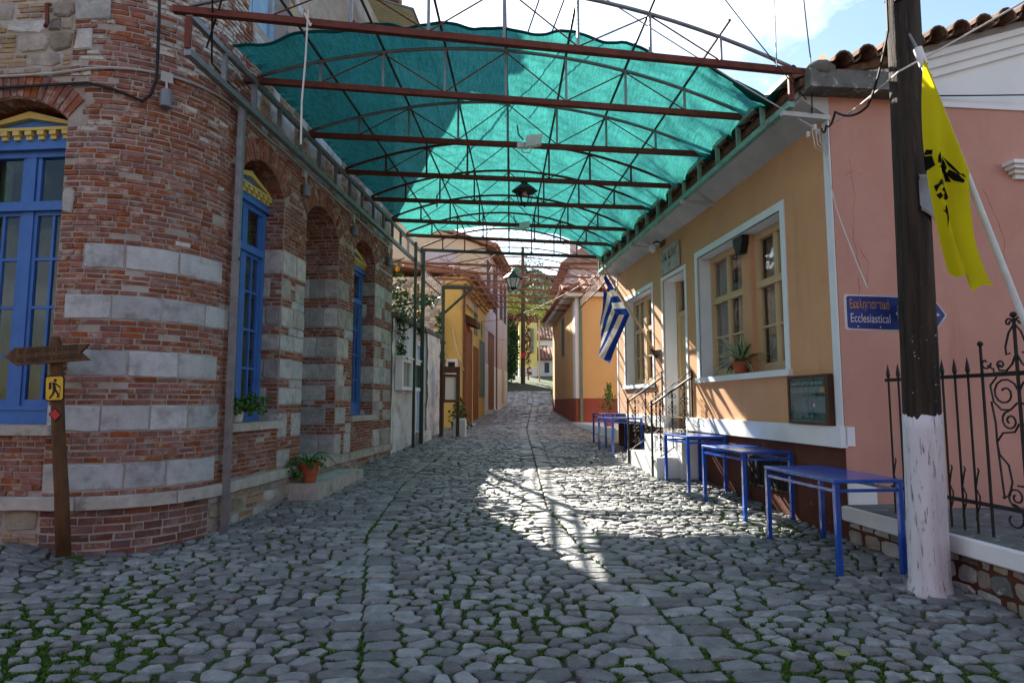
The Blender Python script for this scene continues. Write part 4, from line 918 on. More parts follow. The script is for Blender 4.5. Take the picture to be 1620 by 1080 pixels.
surround(RO[0], .10); surround(RO[1], .07, False, 1.42); MB().mbox(MR, 4.10, 4.172, 1.2, 1.42, -.33, .05).build('door_reveal', 'white_trim', bR); MB().mbox(MR, 5.258, 5.33, 1.2, 1.42, -.33, .05).build('door_reveal', 'white_trim', bR); surround(RO[2], .085)
def casement(t0, t1, z0, z1, dep, rows, name='window', curt=True):
    b = MB(); f = .075; bx = lambda a0, a1, b0, b1, o0, o1: b.mbox(MR, a0, a1, b0, b1, o0 - dep, o1 - dep)
    bx(t0, t0 + f, z0, z1, -.06, .02); bx(t1 - f, t1, z0, z1, -.06, .02); bx(t0 + f, t1 - f, z0, z0 + f, -.06, .02); bx(t0 + f, t1 - f, z1 - f * 1.3, z1, -.06, .025)
    ztr = z0 + (z1 - z0) * .60; bx(t0 + f, t1 - f, ztr, ztr + .07, -.05, .03); bx(t0 + f, t1 - f, ztr + .07, ztr + .10, -.05, .012)
    x0, x1 = t0 + f, t1 - f; c = (x0 + x1) / 2; bx(c - .022, c + .022, z0 + f, ztr, -.045, .012); bx(c - .018, c + .018, ztr + .1, z1 - f, -.045, .008)
    zm = z0 + f + (ztr - z0 - f) * .5
    for a, e in ((x0, c - .022), (c + .022, x1)):
        for p, q in ((a, a + .03), (e - .03, e)): bx(p, q, z0 + f, ztr, -.04, .005); bx(p, q, ztr + .1, z1 - f, -.04, .005)
        bx(a + .03, e - .03, zm - .014, zm + .014, -.04, .003); bx(a + .03, e - .03, z0 + f, z0 + f + .05, -.04, .004)
    wd = b.build(name, 'beige_wood', bR)
    for a, e in ((x0, c), (c, x1)):
        for p, q in ((z0 + f, zm), (zm, ztr), (ztr + .1, z1 - f)): MB().mbox(MR, a, e, p, q, -.024 - dep, -.02 - dep).build('pane', 'glass', wd)
    if curt:
        for a, e in ((x0, x0 + (x1 - x0) * .42), (x1 - (x1 - x0) * .3, x1)):
            vs = []; n = 14
            for k in range(n + 1): t_ = a + (e - a) * k / n; d = -dep - .12 - .025 * sin(k * 2.1); vs += [MR(t_, d, z0 + .05), MR(t_, d - .01, z1 - .05)]
            MB().add(vs, [(2 * k, 2 * k + 2, 2 * k + 3, 2 * k + 1) for k in range(n)]).build('curtain', 'curtain_cream', wd, smooth=True)
casement(1.06, 2.10, 2.045, 3.935, .22, 2); casement(2.36, 3.58, 2.045, 3.935, .22, 2); casement(6.10, 7.00, 2.035, 3.9, .22, 2); casement(7.02, 7.84, 2.035, 3.9, .22, 2)
MB().mbox(MR, 2.10, 2.36, 2.042, 3.935, -.30, -.13).build('window_post', 'ochre', bR)
b = MB(); b.prism([(2.09, 3.93), (2.37, 3.93), (2.36, 3.84), (2.29, 3.70), (2.17, 3.70), (2.10, 3.84)], MR, -.12, -.02); b.build('uplight', 'iron', bR)
MB().mbox(MR, 5.95, 6.10, 2.035, 3.9, -.30, -.16).build('window_post', 'ochre', bR)
# door, mostly hidden in its deep reveal
b = MB(); o = RO[1]; b.mbox(MR, o.t0 + .012, o.t0 + .11, 1.21, 3.88, -.33, -.22); b.mbox(MR, o.t1 - .11, o.t1 - .012, 1.21, 3.88, -.33, -.24); b.mbox(MR, o.t0 + .11, o.t1 - .11, 3.2, 3.3, -.33, -.24); b.mbox(MR, o.t0 + .11, o.t1 - .11, 1.21, 3.2, -.33, -.28)
for k in range(2):
    for z in (1.35, 2.2): a = o.t0 + .16 + k * .42; b.mbox(MR, a, a + .34, z, z + .7, -.28, -.265)
dR = b.build('door', 'beige_wood', bR); MB().mbox(MR, o.t0 + .11, o.t1 - .11, 3.3, 3.88, -.31, -.305).build('pane', 'glass', dR)
# soffit, fascia, stone corner slab
b = MB(); b.hexa([(-.29, .0, 4.80), (.02, .0, 4.62), (.02, LENR + .1, 4.62), (-.29, LENR + .1, 4.80), (-.29, .0, 4.84), (.02, .0, 4.84), (.02, LENR + .1, 4.84), (-.29, LENR + .1, 4.84)]); b.box(-.32, -.22, .02, LENR + .1, 4.842, 4.97)
b.build('eave', 'soffit', bR)
b = MB(); b.box(-.31, 1.02, -.21, .02, 4.845, 5.035); b.build('corner_slab', 'concrete', bR)
# roof with barrel tiles
RSL = .31; rz = lambda x: 5.00 + (x + .4) * RSL
b = MB(); b.hexa([(-.36, -.1, rz(-.36) - .12), (3.6, -.1, rz(3.6) - .12), (3.6, LENR + .1, rz(3.6) - .12), (-.36, LENR + .1, rz(-.36) - .12), (-.36, -.1, rz(-.36) - .04), (3.6, -.1, rz(3.6) - .04), (3.6, LENR + .1, rz(3.6) - .04), (-.36, LENR + .1, rz(-.36) - .04)])
b.hexa([(3.6, -.1, rz(3.6) - .12), (7.2, -.1, rz(0) - .12), (7.2, LENR + .1, rz(0) - .12), (3.6, LENR + .1, rz(3.6) - .12), (3.6, -.1, rz(3.6) - .04), (7.2, -.1, rz(0) - .04), (7.2, LENR + .1, rz(0) - .04), (3.6, LENR + .1, rz(3.6) - .04)])
roofR = b.build('roof', 'terracotta_tile', bR)
def barrel(p, q, r0, r1, th=.016, n=7, flip=False):
    p, q = Vector(p), Vector(q); d = (q - p).normalized(); x = d.cross(Vector((0, 0, 1))).normalized(); u = x.cross(d).normalized(); vs = []
    for c, r in ((p, r0), (q, r1)):
        for rad in (r, r - th):
            for k in range(n): a = PI * k / (n - 1); vs.append(c + x * rad * cos(a) + u * (rad * sin(a) * (-1 if flip else 1)))
    f = []
    for k in range(n - 1): f += [(k, k + 1, 2 * n + k + 1, 2 * n + k), (n + k, 3 * n + k, 3 * n + k + 1, n + k + 1), (k, n + k, n + k + 1, k + 1), (2 * n + k, 2 * n + k + 1, 3 * n + k + 1, 3 * n + k)]
    return vs, f
k = 0; y = -.02
while y < LENR:
    j = rng.uniform(-.02, .02)
    MB().add(*barrel((-.44 + j, y, rz(-.44) - .02), (.06, y + j * .5, rz(.06) + .005), .095, .075)).build('tile', 'terracotta_tile', roofR, center=True)
    MB().add(*barrel((-.40 + j, y + .10, rz(-.4) + .045), (.06, y + .10, rz(.06) + .06), .08, .07, flip=True)).build('tile', 'terracotta_tile', roofR, center=True)
    y += .205
b = MB(); y = -.02
while y < LENR:
    for c in range(8):
        x = .0 + c * .43; b.add(*barrel((x, y, rz(x) + .0), (x + .5, y, rz(x + .5) + .02), .095, .075, n=5), r=rng.random())
    y += .205
o_ = b.build('roof_tiles', 'terracotta_tile', roofR); o_['kind'] = 'stuff'
x = -.02
vz = lambda x: 5.085 + (x + .05) * .312
x = .0
while x < 4.2:
    MB().add(*barrel((x, -.30, vz(x) - .02), (x + .01, .30, vz(x) + .05), .105, .085)).build('verge_tile', 'terracotta_tile', roofR, center=True)
    MB().add(*barrel((x + .13, -.26, vz(x + .13) + .035), (x + .13, .3, vz(x + .13) + .09), .085, .08, flip=True)).build('verge_tile', 'terracotta_tile', roofR, center=True)
    x += .262
b = MB(); b.ball((-.16, -.12, 5.06), .15, 9, (1.1, 1, .6)); b.build('corner_tile', 'concrete', roofR, smooth=True)
# pink side wall, white gable with raking mouldings
MG = lambda x, o, z: (x, -o, z)
b = MB(); b.box(.004, 1.0, .0, .3, .0, 4.845); b.box(1.0, 7, .0, .3, .0, 4.79); pk = b.build('side_wall', 'pink', bR)
b = MB(); b.prism([(1.0, 4.79), (7, 4.79), (7, 5.3), (3.9, vz(3.9) - .02), (1.0, vz(1.0) - .02)], MG, -.3, -.015); b.build('gable', 'white_plaster', bR)
b = MB(); b.mbox(MG, 1.0, 7, 4.79, 4.815, -.015, .02); b.build('gable_ledge', 'white_plaster', bR)
for k, (d0, d1, pr) in enumerate(((.03, .17, .10), (.17, .27, .06), (.27, .36, .025))):
    b = MB(); b.prism([(1.0, vz(1) - d1), (3.9, vz(3.9) - d1), (3.9, vz(3.9) - d0), (1.0, vz(1) - d0)], MG, -.015, pr); b.build('raking_moulding', 'white_plaster', bR)
x = .24
for r_ in range(2):
    x = .24 + r_ * .12
    while x < 1.0:
        l = rng.uniform(.11, .17); zb = 5.04 + r_ * .075
        if zb + .07 < vz(x) + .0: MB().add(*poly_piece(MG, rect(x + .004, min(x + l, 1.0) - .004, zb, zb + .068, .005), .02 + rng.uniform(-.01, .01), .15, .008)).build('verge_brick', 'white_plaster', bR, center=True)
        x += l
MB().mbox(MG, .0, 1.0, 5.036, 5.30, -.3, -.12).build('verge_backing', 'mortar', bR)
MB().mbox(MG, .0, .30, .60, .92, -.01, .014).build('whitewash_patch', 'white_plaster', bR)
b = MB()
for z0, z1, e in ((4.02, 4.07, .02), (4.07, 4.11, .06), (4.11, 4.15, .10), (4.15, 4.19, .13)): b.mbox(MG, 2.06 - e, 3.6 + e, z0, z1, -.01, .02 + e)
b.build('window_hood', 'white_plaster', bR)
for sd_, pts in ((1, ((.20, 4.2), (.24, 3.8), (.20, 3.4), (.25, 3.0), (.22, 2.7))), (2, ((.14, 4.0), (.24, 4.06), (.36, 4.0))), (3, ((1.7, 3.9), (1.9, 3.4), (1.86, 3.0))), (4, ((.24, 3.3), (.34, 3.1), (.33, 2.8)))):
    rc_ = random.Random(sd_); P_ = []
    for (a, z), (c, e) in zip(pts, pts[1:]): P_ += [MG(a + (c - a) * k / 6 + rc_.uniform(-.012, .012), .0, z + (e - z) * k / 6) for k in range(6)]
    MB().tube(P_, [rc_.uniform(.0006, .0028) for _ in P_], 4).build('crack', 'red_base', pk)
# basement grille
b = MB()
for z in (.62, .98): b.mbox(MR, 1.02, 2.06, z - .012, z + .012, .01, .03)
for k in range(9): a = 1.08 + k * .115; b.tube([MR(a, .022, .58), MR(a, .022, 1.02)], .008, 5)
gr = b.build('grille', 'iron', bR); MB().mbox(MR, 1.05, 2.03, .62, .98, .002, .006).build('opening', 'black_letter', gr)  # flat black panel stands for the unlit opening, no hole behind
# marble plaque over the door
t = thing('plaque', 'pale marble plaque with black lettering above the door', 'plaque', FR, MR(4.78, .03, 4.02))
MB().cbox(-.045, -.016, 4.32, 5.22, 4.0, 4.45, .004).build('slab', 'ledge', t)
MRt = lambda a, o, z: (-o, 5.22 - a, z)
b = MB(); b.text('pq', MRt, .05, 4.22, .19, .72, .047, fit=.80); b.build('lettering', 'black_letter', t); b = MB(); b.text('pn', MRt, .45, 4.08, .10, .8, .047, True); b.build('numerals', 'black_letter', t)
b = MB()
for a in (.06, .84):
    for z in (4.06, 4.40): b.ball(MRt(a, .046, z), .013, 6)
b.build('bolt', 'iron', t)
t = thing('globe_lamp', 'small white globe lamp under the eave beside the plaque', 'wall lamp', FR, MR(5.25, .1, 4.5))
MB().ball(MR(5.3, .16, 4.53), .085, 14).build('globe', 'plastic_white', t, smooth=True)
b = MB(); b.tube([MR(5.3, .0, 4.64), MR(5.3, .1, 4.66), MR(5.3, .16, 4.62)], .014, 6)
for k in range(3): b.tube([MR(5.28 - k * .1 + .05 * cos(a / 3), .02, 4.6 + .05 * sin(a / 3)) for a in range(0, 19, 2)], .008, 4)
b.build('bracket', 'iron', t)
# menu board
t = thing('menu_board', 'dark framed menu board with orange and white Greek writing', 'menu board', FR, MR(.52, .05, 1.42))
MM = lambda a, o, z: (-o, .91 - a, z)             # a from the far edge towards the camera
b = MB(); b.mbox(MM, 0, .035, 1.42, 1.95, .014, .075); b.mbox(MM, .725, .78, 1.42, 1.95, .014, .075); b.mbox(MM, .035, .725, 1.42, 1.45, .014, .075); b.mbox(MM, .035, .725, 1.915, 1.95, .014, .075); b.mbox(MM, .03, .73, 1.43, 1.94, .014, .03); b.build('case', 'dark_wood', t)
b = MB(); b.mbox(MM, .035, .725, 1.45, 1.915, .05, .060); pn = b.build('sheet', 'menu_grey', t)
b = MB(); b.mbox(MM, .05, .70, 1.825, 1.90, .060, .062); b.mbox(MM, .30, .70, 1.715, 1.752, .060, .062); b.mbox(MM, .05, .70, 1.46, 1.545, .060, .062); b.build('green_strip', 'menu_green', pn)
b = MB(); b.text('m1', MM, .065, 1.846, .058, .86, .063, fit=.61); b.text('m4', MM, .31, 1.739, .018, 1.1, .063); b.text('m5', MM, .31, 1.722, .018, 1.4, .063); b.text('m10', MM, .07, 1.527, .016, 1.1, .063); b.text('m10', MM, .07, 1.506, .016, 1.4, .063); b.text('m5', MM, .07, 1.485, .016, 1.1, .063)
b.prism([(.50, 1.60), (.525, 1.625), (.50, 1.65), (.475, 1.625)], MM, .062, .063); b.build('white_print', 'sign_white', pn)
b = MB(); b.text('m2', MM, .07, 1.792, .026, 1.05, .062); b.text('m3', MM, .09, 1.765, .022, 1.05, .062)
for k, z in enumerate((1.675, 1.642, 1.608, 1.576)): b.text(('m6', 'm7', 'm8', 'm9')[k], MM, .07, z, .024, 1., .062); b.text(('m6', 'm7', 'm8', 'm9')[k], MM, .43 if k < 3 else .40, z, .024, 1., .062)
b.mbox(MM, .62, .69, 1.76, 1.815, .060, .062); b.build('orange_print', 'sign_orange', pn)
MB().mbox(MM, .036, .724, 1.451, 1.914, .067, .069).build('pane', 'glass', t)
# steps and railings
t = thing('entrance_steps', 'two whitewashed stone steps leading up to the recessed door', 'steps', FR, (-.4, 4.7, .4))
b = MB(); b.add(*poly_piece(lambda a, o, c: (a, c, o), [(-.66, 3.80), (-.30, 3.78), (-.30, 5.62), (-.62, 5.66)], .79, -.2, .012)); b.build('step', 'white_plaster', t)
b = MB(); b.add(*poly_piece(lambda a, o, c: (a, c, o), [(-.33, 3.62), (.30, 3.62), (.30, 5.5), (-.33, 5.52)], 1.085, -.2, .012)); b.build('step', 'white_plaster', t)
b = MB(); b.box(-.04, .32, 4.11, 5.32, .5, 1.20); b.build('threshold', 'ledge', t)
def scroll(c, r0, turns, n, mp, a0=0., sgn=1, r1=.25):
    return [mp(c[0] + r0 * (1 - (1 - r1) * k / n) * cos(a0 + sgn * turns * 2 * PI * k / n), 0, c[1] + r0 * (1 - (1 - r1) * k / n) * sin(a0 + sgn * turns * 2 * PI * k / n)) for k in range(n + 1)]
def railing(y0, label, x0, x1, zt0, zt1, rot):
    t = thing('stair_railing', label, 'railing', FR, (x0, y0, gz(*FR.w(x0, y0).xy)), 'railings of the entrance steps')
    P = lambda x, o, z: (x, y0 + o + (x - x0) * rot, z); gd = gz(*FR.w(x0, y0).xy)
    MB().bar(P(x0, 0, gd), P(x0, 0, zt0 + .06), .030).build('newel_post', 'iron', t); MB().bar(P(x1, 0, 1.1 if rot >= 0 else 1.2), P(x1, 0, zt1 + .08), .028).build('newel_post', 'iron', t)
    b = MB(); b.bar(P(x0 - .02, 0, zt0 - .03), P(x1 + .05, 0, zt1), .05, .028); b.build('handrail', 'iron', t)
    MB().bar(P(x0, 0, zt0 + .055), P(x1, 0, zt1 + .07), .014).build('top_rail', 'iron', t); MB().bar(P(x0, 0, zt0 - .92), P(x1, 0, zt1 - .95), .020).build('bottom_rail', 'iron', t)
    n = 3
    for k in range(n):
        f_ = (k + .7) / (n + .35); x = x0 + (x1 - x0) * f_; zt = zt0 - .04 + (zt1 - zt0) * f_; zb = zt0 - .92 + (zt1 - zt0) * f_; b = MB()
        b.bar(P(x, 0, zb), P(x, 0, zt), .016)
        for q in (.2, .5, .8): b.ball(P(x, 0, zb + (zt - zb) * q), .022, 6, (1, 1, 1.7))
        for q in (.12, .34, .42, .64, .72, .92):
            for s_ in (-1, 1): b.tube(scroll((x + s_ * .044, zb + (zt - zb) * q), .040, 1.1, 9, P, PI / 2 if s_ > 0 else PI / 2, s_), .0068, 4)
        b.build('baluster', 'iron', t)
railing(3.93, 'black iron stair railing on the near side of the steps', -.70, -.02, 1.63, 2.10, .0)
railing(5.50, 'black iron stair railing on the far side of the steps', -.64, .0, 1.68, 2.16, -.12)
# blue tables
def table(x0, x1, y0, y1, label, h=.745):
    c = FR.w((x0 + x1) / 2, (y0 + y1) / 2); z0 = min(gz(*FR.w(x, y).xy) for x in (x0, x1) for y in (y0, y1)) + .02; zt = z0 + h + .02
    t = thing('table', label, 'table', FR, ((x0 + x1) / 2, (y0 + y1) / 2, z0), 'blue tables along the ochre wall')
    MB().cbox(x0, x1, y0, y1, zt - .032, zt, .005).build('tabletop', 'table_blue', t)
    i = .004
    for x in (x0 + i, x1 - i - .04):
        for y in (y0 + i, y1 - i - .04): MB().cbox(x, x + .04, y, y + .04, gz(*FR.w(x, y).xy) + .012, zt - .034, .004).build('leg', 'table_blue', t)
    for p in ((x0 + i + .008, x0 + i + .032, y0 + .05, y1 - .05), (x1 - i - .032, x1 - i - .008, y0 + .05, y1 - .05)): MB().box(*p, zt - .105, zt - .08).build('rail', 'table_blue', t)
    for p in ((y0 + i + .008, y0 + i + .032), (y1 - i - .032, y1 - i - .008)): MB().box(x0 + .05, x1 - .05, *p, zt - .105, zt - .08).build('rail', 'table_blue', t)
table(-.775, -.17, -1.02, .16, 'glossy blue metal table nearest the white-painted pole'); table(-.66, -.06, .87, 2.03, 'blue metal table below the menu board, second from the pole')
table(-.63, -.05, 2.62, 3.58, 'blue metal table pushed against the entrance steps'); table(-.73, -.10, 6.35, 7.55, 'blue metal table just beyond the entrance steps'); table(-.52, .0, 7.75, 9.0, 'farthest blue table beside the terracotta pots')
# agave on the sill
t = thing('potted_agave', 'striped agave in a terracotta pot on the white window sill', 'potted plant', FR, (.06, 2.30, 2.05))
pc = (.06, 2.30, 2.042); MB().lathe([(.085, 0), (.09, .01), (.125, .13), (.14, .135), (.14, .165), (.12, .165)], 18, pc).build('pot', 'terracotta', t)
rg = random.Random(8)
for k in range(28):
    a = k * 2.4 + rg.uniform(-.2, .2); l = rg.uniform(.46, .66) if k > 5 else .36; e = rg.uniform(-.1, .9) if k > 5 else 1.25; d = Vector((cos(a) * cos(e), sin(a) * cos(e), sin(e)))
    d.x = d.x * .35 - .12
    d.normalize(); p = Vector((pc[0], pc[1], pc[2] + .17)); sd_ = d.cross(Vector((0, 0, 1))).normalized(); b = MB(); n = 7; rows = []
    for i in range(n + 1):
        f_ = i / n; wd = .034 * (math.sin(PI * (.25 + .75 * f_)) ** .8 if f_ < .98 else .05); rows.append((p.copy(), wd)); p = p + d * l / n; d.z -= .13 if k > 5 else .03; d.normalize()
    vs = []
    for p_, wd in rows: vs += [p_ - sd_ * wd + Vector((0, 0, .004)), p_ - sd_ * wd * .6, p_ + sd_ * wd * .6, p_ + sd_ * wd + Vector((0, 0, .004))]
    for cm, c0 in ((1, 0), (0, 1), (1, 2)): b.cm = cm; b.add(vs if c0 == 0 else [], [] if c0 else [], .5); b.f += [(i * 4 + c0, i * 4 + c0 + 1, i * 4 + 5 + c0, i * 4 + 4 + c0) for i in range(n)]; b.m += [cm] * n
    b.build('leaf', ['agave_green', 'agave_cream'], t, smooth=True)

# ---------------------------------------------------------------- fence on a low wall
t = thing('yard_wall', 'low stone yard wall with a thick white painted ledge under the iron fence', 'wall', FR, (.2, -2, .1))
MB().box(.0, .42, -4.2, -.005, -.3, .50).build('core', 'brown_base', t)
MW = lambda a, o, z: (-o, -a, z)
PW = Pieces(t, FR, 'stone', 'stones', ['rubble', 'stone_rough', 'concrete'])
z = -.05
while z < .49:
    h = min(rng.uniform(.07, .15), .5 - z); x = .01
    while x < 4.2:
        l = rng.uniform(.10, .26); PW.add(*poly_piece(MW, chip(x + .01, x + l - .01, z + .008, z + h - .008, .3, .01), rng.uniform(.0, .025), .02, .012), l * h, rng.choice((0, 1, 1, 2))); x += l
    z += h
PW.done()
x = 0
for l in (1.17, 1.6, 1.4):
    MB().cbox(-.075, .50, -x - l + .004, -x - .004, .505, .645, .012).build('ledge', 'white_plaster', t); MB().box(-.03, .48, -x - l + .005, -x - .005, .645, .652).build('ledge_top', 'concrete', t); x += l
MB().box(.42, 6, -4.2, -.005, .55, .60).build('yard_floor', 'concrete', t)
t = thing('iron_fence', 'black wrought iron fence with spear tips and scrollwork on the low wall', 'fence', FR, (.12, -2, .65))
XF = .13; PF = lambda s_, o, z: (XF - o, -s_, z)
def rl(z): b = MB(); b.bar(PF(.46, 0, z), PF(4.0, 0, z), .014, .03); b.build('rail', 'iron', t)
rl(1.86); rl(.885)
def spear(s_, zt, scr=True):
    b = MB(); b.tube([PF(s_, 0, .655), PF(s_, 0, zt - .14)], .0095, 6); b.lathe([(.009, 0), (.016, .012), (.010, .024), (.018, .05), (.013, .09), (.002, .15)], 7, PF(s_, 0, zt - .14))
    if scr:
        for q in (-1, 1): b.tube([PF(s_ - .0 + q * .004, .0, 1.0), PF(s_ + .028, 0, 1.1 + 0 * q), PF(s_ + .04, 0, 1.13), PF(s_ + .03, 0, 1.15)] if q > 0 else [PF(s_, 0, 1.0), PF(s_ + .035, 0, .94), PF(s_ + .03, 0, .87), PF(s_, 0, .80), PF(s_ - .012, 0, .75)], .006, 4)
    b.build('bar', 'iron', t)
s_ = .50
while s_ < 1.5: spear(s_, 1.995); s_ += .13
s_ = 2.28
while s_ < 4.0: spear(s_, 1.995); s_ += .13
for ss in (1.545, 2.155):
    b = MB(); b.tube([PF(ss, 0, .655), PF(ss, 0, 2.08)], .0115, 6); b.ball(PF(ss, 0, 2.10), .022, 8); b.build('bar', 'iron', t)
cs = 1.85; b = MB(); b.tube([PF(cs, 0, .655), PF(cs, 0, 2.26)], .013, 6); b.ball(PF(cs, 0, 2.285), .024, 8); b.build('bar', 'iron', t)
for q in (-1, 1):
    b = MB(); S = lambda pts, r=.0075: b.tube([PF(cs + q * a, 0, z) for a, z in pts], r, 5)
    def sp_(c, r, a0, tn, sg): b.tube([PF(cs + q * a, 0, z) for a, z in [(c[0] + r * (1 - .75 * k / 16) * cos(a0 + sg * tn * 2 * PI * k / 16), c[1] + r * (1 - .75 * k / 16) * sin(a0 + sg * tn * 2 * PI * k / 16)) for k in range(17)]], .0075, 5)
    S([(0, 2.22), (.05, 2.16), (.085, 2.06), (.082, 2.0), (.05, 2.01)]); sp_((.045, 2.235), .03, PI, 1.1, -1); S([(.01, 1.99), (.04, 1.93), (.09, 1.885), (.15, 1.89), (.165, 1.93)]); sp_((.135, 1.93), .032, 0, 1.1, 1)
    S([(.0, 1.872), (.2, 1.872), (.20, 1.90), (.25, 1.93)]); sp_((.27, 1.95), .05, PI, .9, 1)
    sp_((.12, 1.72), .115, PI * .95, 1.35, -1); S([(.02, 1.65), (.08, 1.60), (.16, 1.60), (.22, 1.66), (.24, 1.78), (.18, 1.84)]); sp_((.09, 1.52), .075, PI / 2, 1.4, -1); S([(.02, 1.50), (.06, 1.44), (.16, 1.43), (.215, 1.36), (.20, 1.27), (.13, 1.20), (.11, 1.08), (.14, .98), (.20, .96)])
    S([(.24, 1.66), (.215, 1.5), (.215, 1.36), (.185, .95)]); sp_((.085, .975), .075, -PI / 2, 1.4, 1); S([(.02, 1.06), (.07, 1.06)]); sp_((.12, .82), .105, PI / 2, .85, 1); S([(.0, .82), (.02, .76), (.05, .70)])
    b.build('scrollwork', 'iron', t)
b = MB(); rg = random.Random(4); p = FR.w(.75, -2.5, .9); b.leaves((.75, -2.45, .92), (.16, .16, .18), 90, .06, rg); tag(b.build('red_bush', 'leaf_red', F=FR), 'small dark red plant behind the iron fence at the right edge', 'plant')

# ---------------------------------------------------------------- wooden utility pole with sign, plate
t = thing('utility_pole', 'thick dark wooden utility pole painted white at its foot', 'pole', W0, (3.11, 4.92, .2))
def PC(z): f_ = (z - .22) / 4.6; return (3.15 + .085 * f_, 4.92 + .02 * f_, z)
rad = lambda z: .134 - .003 * (z - .2)
rg = random.Random(2)
def polebit(z0, z1, n, m, nm, e=0.):
    b = MB(); vs = []; K = 52
    for i in range(n + 1):
        z = z0 + (z1 - z0) * i / n; c = PC(z)
        for j in range(K):
            a = 2 * PI * j / K; r = rad(z) + e + .0035 * mnoise.noise((cos(a) * 4, sin(a) * 4, z * .8)) + (.02 * sm((.34 - z) / .14) if e else 0)
            zz = z + (.05 * mnoise.noise((cos(a) * 5, sin(a) * 5, 7)) + .05 * mnoise.noise((cos(a) * 17, sin(a) * 17, 3)) if e and i == n else 0)
            vs.append((c[0] + r * cos(a), c[1] + r * sin(a), zz))
    b.add(vs, [(i * K + j, i * K + (j + 1) % K, (i + 1) * K + (j + 1) % K, (i + 1) * K + j) for i in range(n) for j in range(K)] + [tuple(n * K + j for j in range(K))]); return b.build(nm, m, t, smooth=True)
polebit(.9, 7.6, 40, 'pole_wood', 'shaft'); polebit(.12, 1.55, 14, 'pole_white', 'white_foot', .004)
b = MB(); rg = random.Random(6)
for _ in range(26):
    a = rg.uniform(-2.6, -.6); z = rg.uniform(1.6, 2.3); c = PC(z); r = rad(z) + .002; b.leaf(Vector((c[0] + r * cos(a), c[1] + r * sin(a), z)), .012, rg)
b.build('paper_scraps', 'sign_white', t)
b = MB(); vs = []
for i in range(9):
    a = -1.75 + i * .14; z0_ = 3.14 - .012 * i; c = PC(3.25)
    for zz, e in ((z0_, .02), (z0_ + .02, .03), (z0_ + .05, .008), (3.37, .008), (3.40, .03), (3.425, .02)): vs.append((c[0] + (rad(3.2) + e) * cos(a), c[1] + (rad(3.2) + e) * sin(a), zz))
b.add(vs, [(i * 6 + j, i * 6 + 6 + j, i * 6 + 7 + j, i * 6 + 1 + j) for i in range(8) for j in range(5)]); b.build('number_plate', 'zinc', t, smooth=True)
b = MB()
for z, h in ((5.0, .03), (5.06, .02)): b.lathe([(rad(5) + .004, 0), (rad(5) + .012, 0), (rad(5) + .012, h), (rad(5) + .004, h)], 20, (PC(5)[0], PC(5)[1], z))
b.ball((PC(4.95)[0] - .09, PC(4.95)[1] - .09, 4.93), .035, 7); b.build('cable_clamp', 'iron', t)
t = thing('direction_sign', 'blue arrow road sign in Greek and English fixed behind the pole', 'sign', W0, (3.1, 5.14, 2.25))
SG = lambda a, o, z: (2.735 + a, 5.14 - o + a * .02, z - .030 * a)
def sgp(i): return [(i + .012, 2.245 + i), (.735, 2.245 + i), (.845 - i * 1.2, 2.3925), (.735, 2.54 - i), (i + .012, 2.54 - i), (i, 2.528 - i), (i, 2.257 + i)]
MB().prism(sgp(0), SG, -.012, 0).build('plate', 'sign_white', t); fc = MB().prism(sgp(.014), SG, 0, .003).build('face', 'sign_blue', t)
b = MB(); b.text('sg', SG, .035, 2.425, .105, .70, .005, fit=.332); b.build('greek_lettering', 'sign_orange', fc)
b = MB(); b.text('se', SG, .036, 2.31, .105, .72, .005, fit=.332); b.prism([(.70, 2.345), (.70, 2.44), (.785, 2.3925)], SG, .003, .005); b.prism([(.42, 2.38), (.64, 2.38), (.64, 2.405), (.42, 2.405)], SG, .003, .005); b.build('english_lettering', 'sign_white', fc)
b = MB(); b.ball(SG(.10, .004, 2.275), .007, 6); b.ball(SG(.285, .004, 2.275), .007, 6); b.build('screws', 'sign_white', fc)
MB().bar((3.19, 5.03, 2.39), (3.19, 5.16, 2.39), .05, .12).build('mount', 'steel', t)

# ---------------------------------------------------------------- flags
def cloth_flag(mb, H0, H1, F0, F1, ni, nj, slot, fold, bow):
    H0, H1, F0, F1 = map(Vector, (H0, H1, F0, F1)); vs = []
    def P(a, b):
        p = H0.lerp(H1, a).lerp(F0.lerp(F1, a), b); return p + Vector(fold(a, b)) + Vector(bow) * (4 * b * (1 - b))
    for j in range(nj + 1):
        for i in range(ni + 1): vs.append(P(i / ni, j / nj))
    k = len(mb.v); mb.v += [tuple(v) for v in vs]; mb.r += [0] * len(vs)
    for j in range(nj):
        for i in range(ni): a = k + j * (ni + 1) + i; mb.f.append((a, a + 1, a + ni + 2, a + ni + 1)); mb.m.append(slot((i + .5) / ni, (j + .5) / nj))
    return P
t = thing('greek_flag', 'blue and white striped flag hanging limp from a slanted pole', 'flag', W0, tuple(FR.w(-.02, 5.63, 2.4)))
pw0 = FR.w(-.0, 5.62, 2.52); pw1 = Vector((1.72, 12.6, 4.62))
MB().tube([pw0, pw1], .022, 8).build('flag_pole', 'beige_wood', t); MB().bar(FR.w(.01, 5.45, 2.60), FR.w(-.06, 5.75, 2.60), .08, .08).build('bracket', 'concrete', t); MB().bar(FR.w(-.02, 5.62, 2.50), FR.w(-.12, 5.66, 2.66), .05).build('socket', 'iron', t)
def seen(u, v, Y):                                  # a point of the cloth at distance Y
    x, y = (u - 810) / FPX, (540 - v) / FPX; d = (x, CP - y * SP_, SP_ + y * CP); k = Y / d[1]; return Vector((d[0] * k, Y, CAMZ + d[2] * k))
cr_ = lambda p, Y: seen(930 + p[0] / 5.69, 400 + p[1] / 5.69, Y)
l2 = lambda p, q, a: (p[0] + (q[0] - p[0]) * a, p[1] + (q[1] - p[1]) * a)
b = MB()
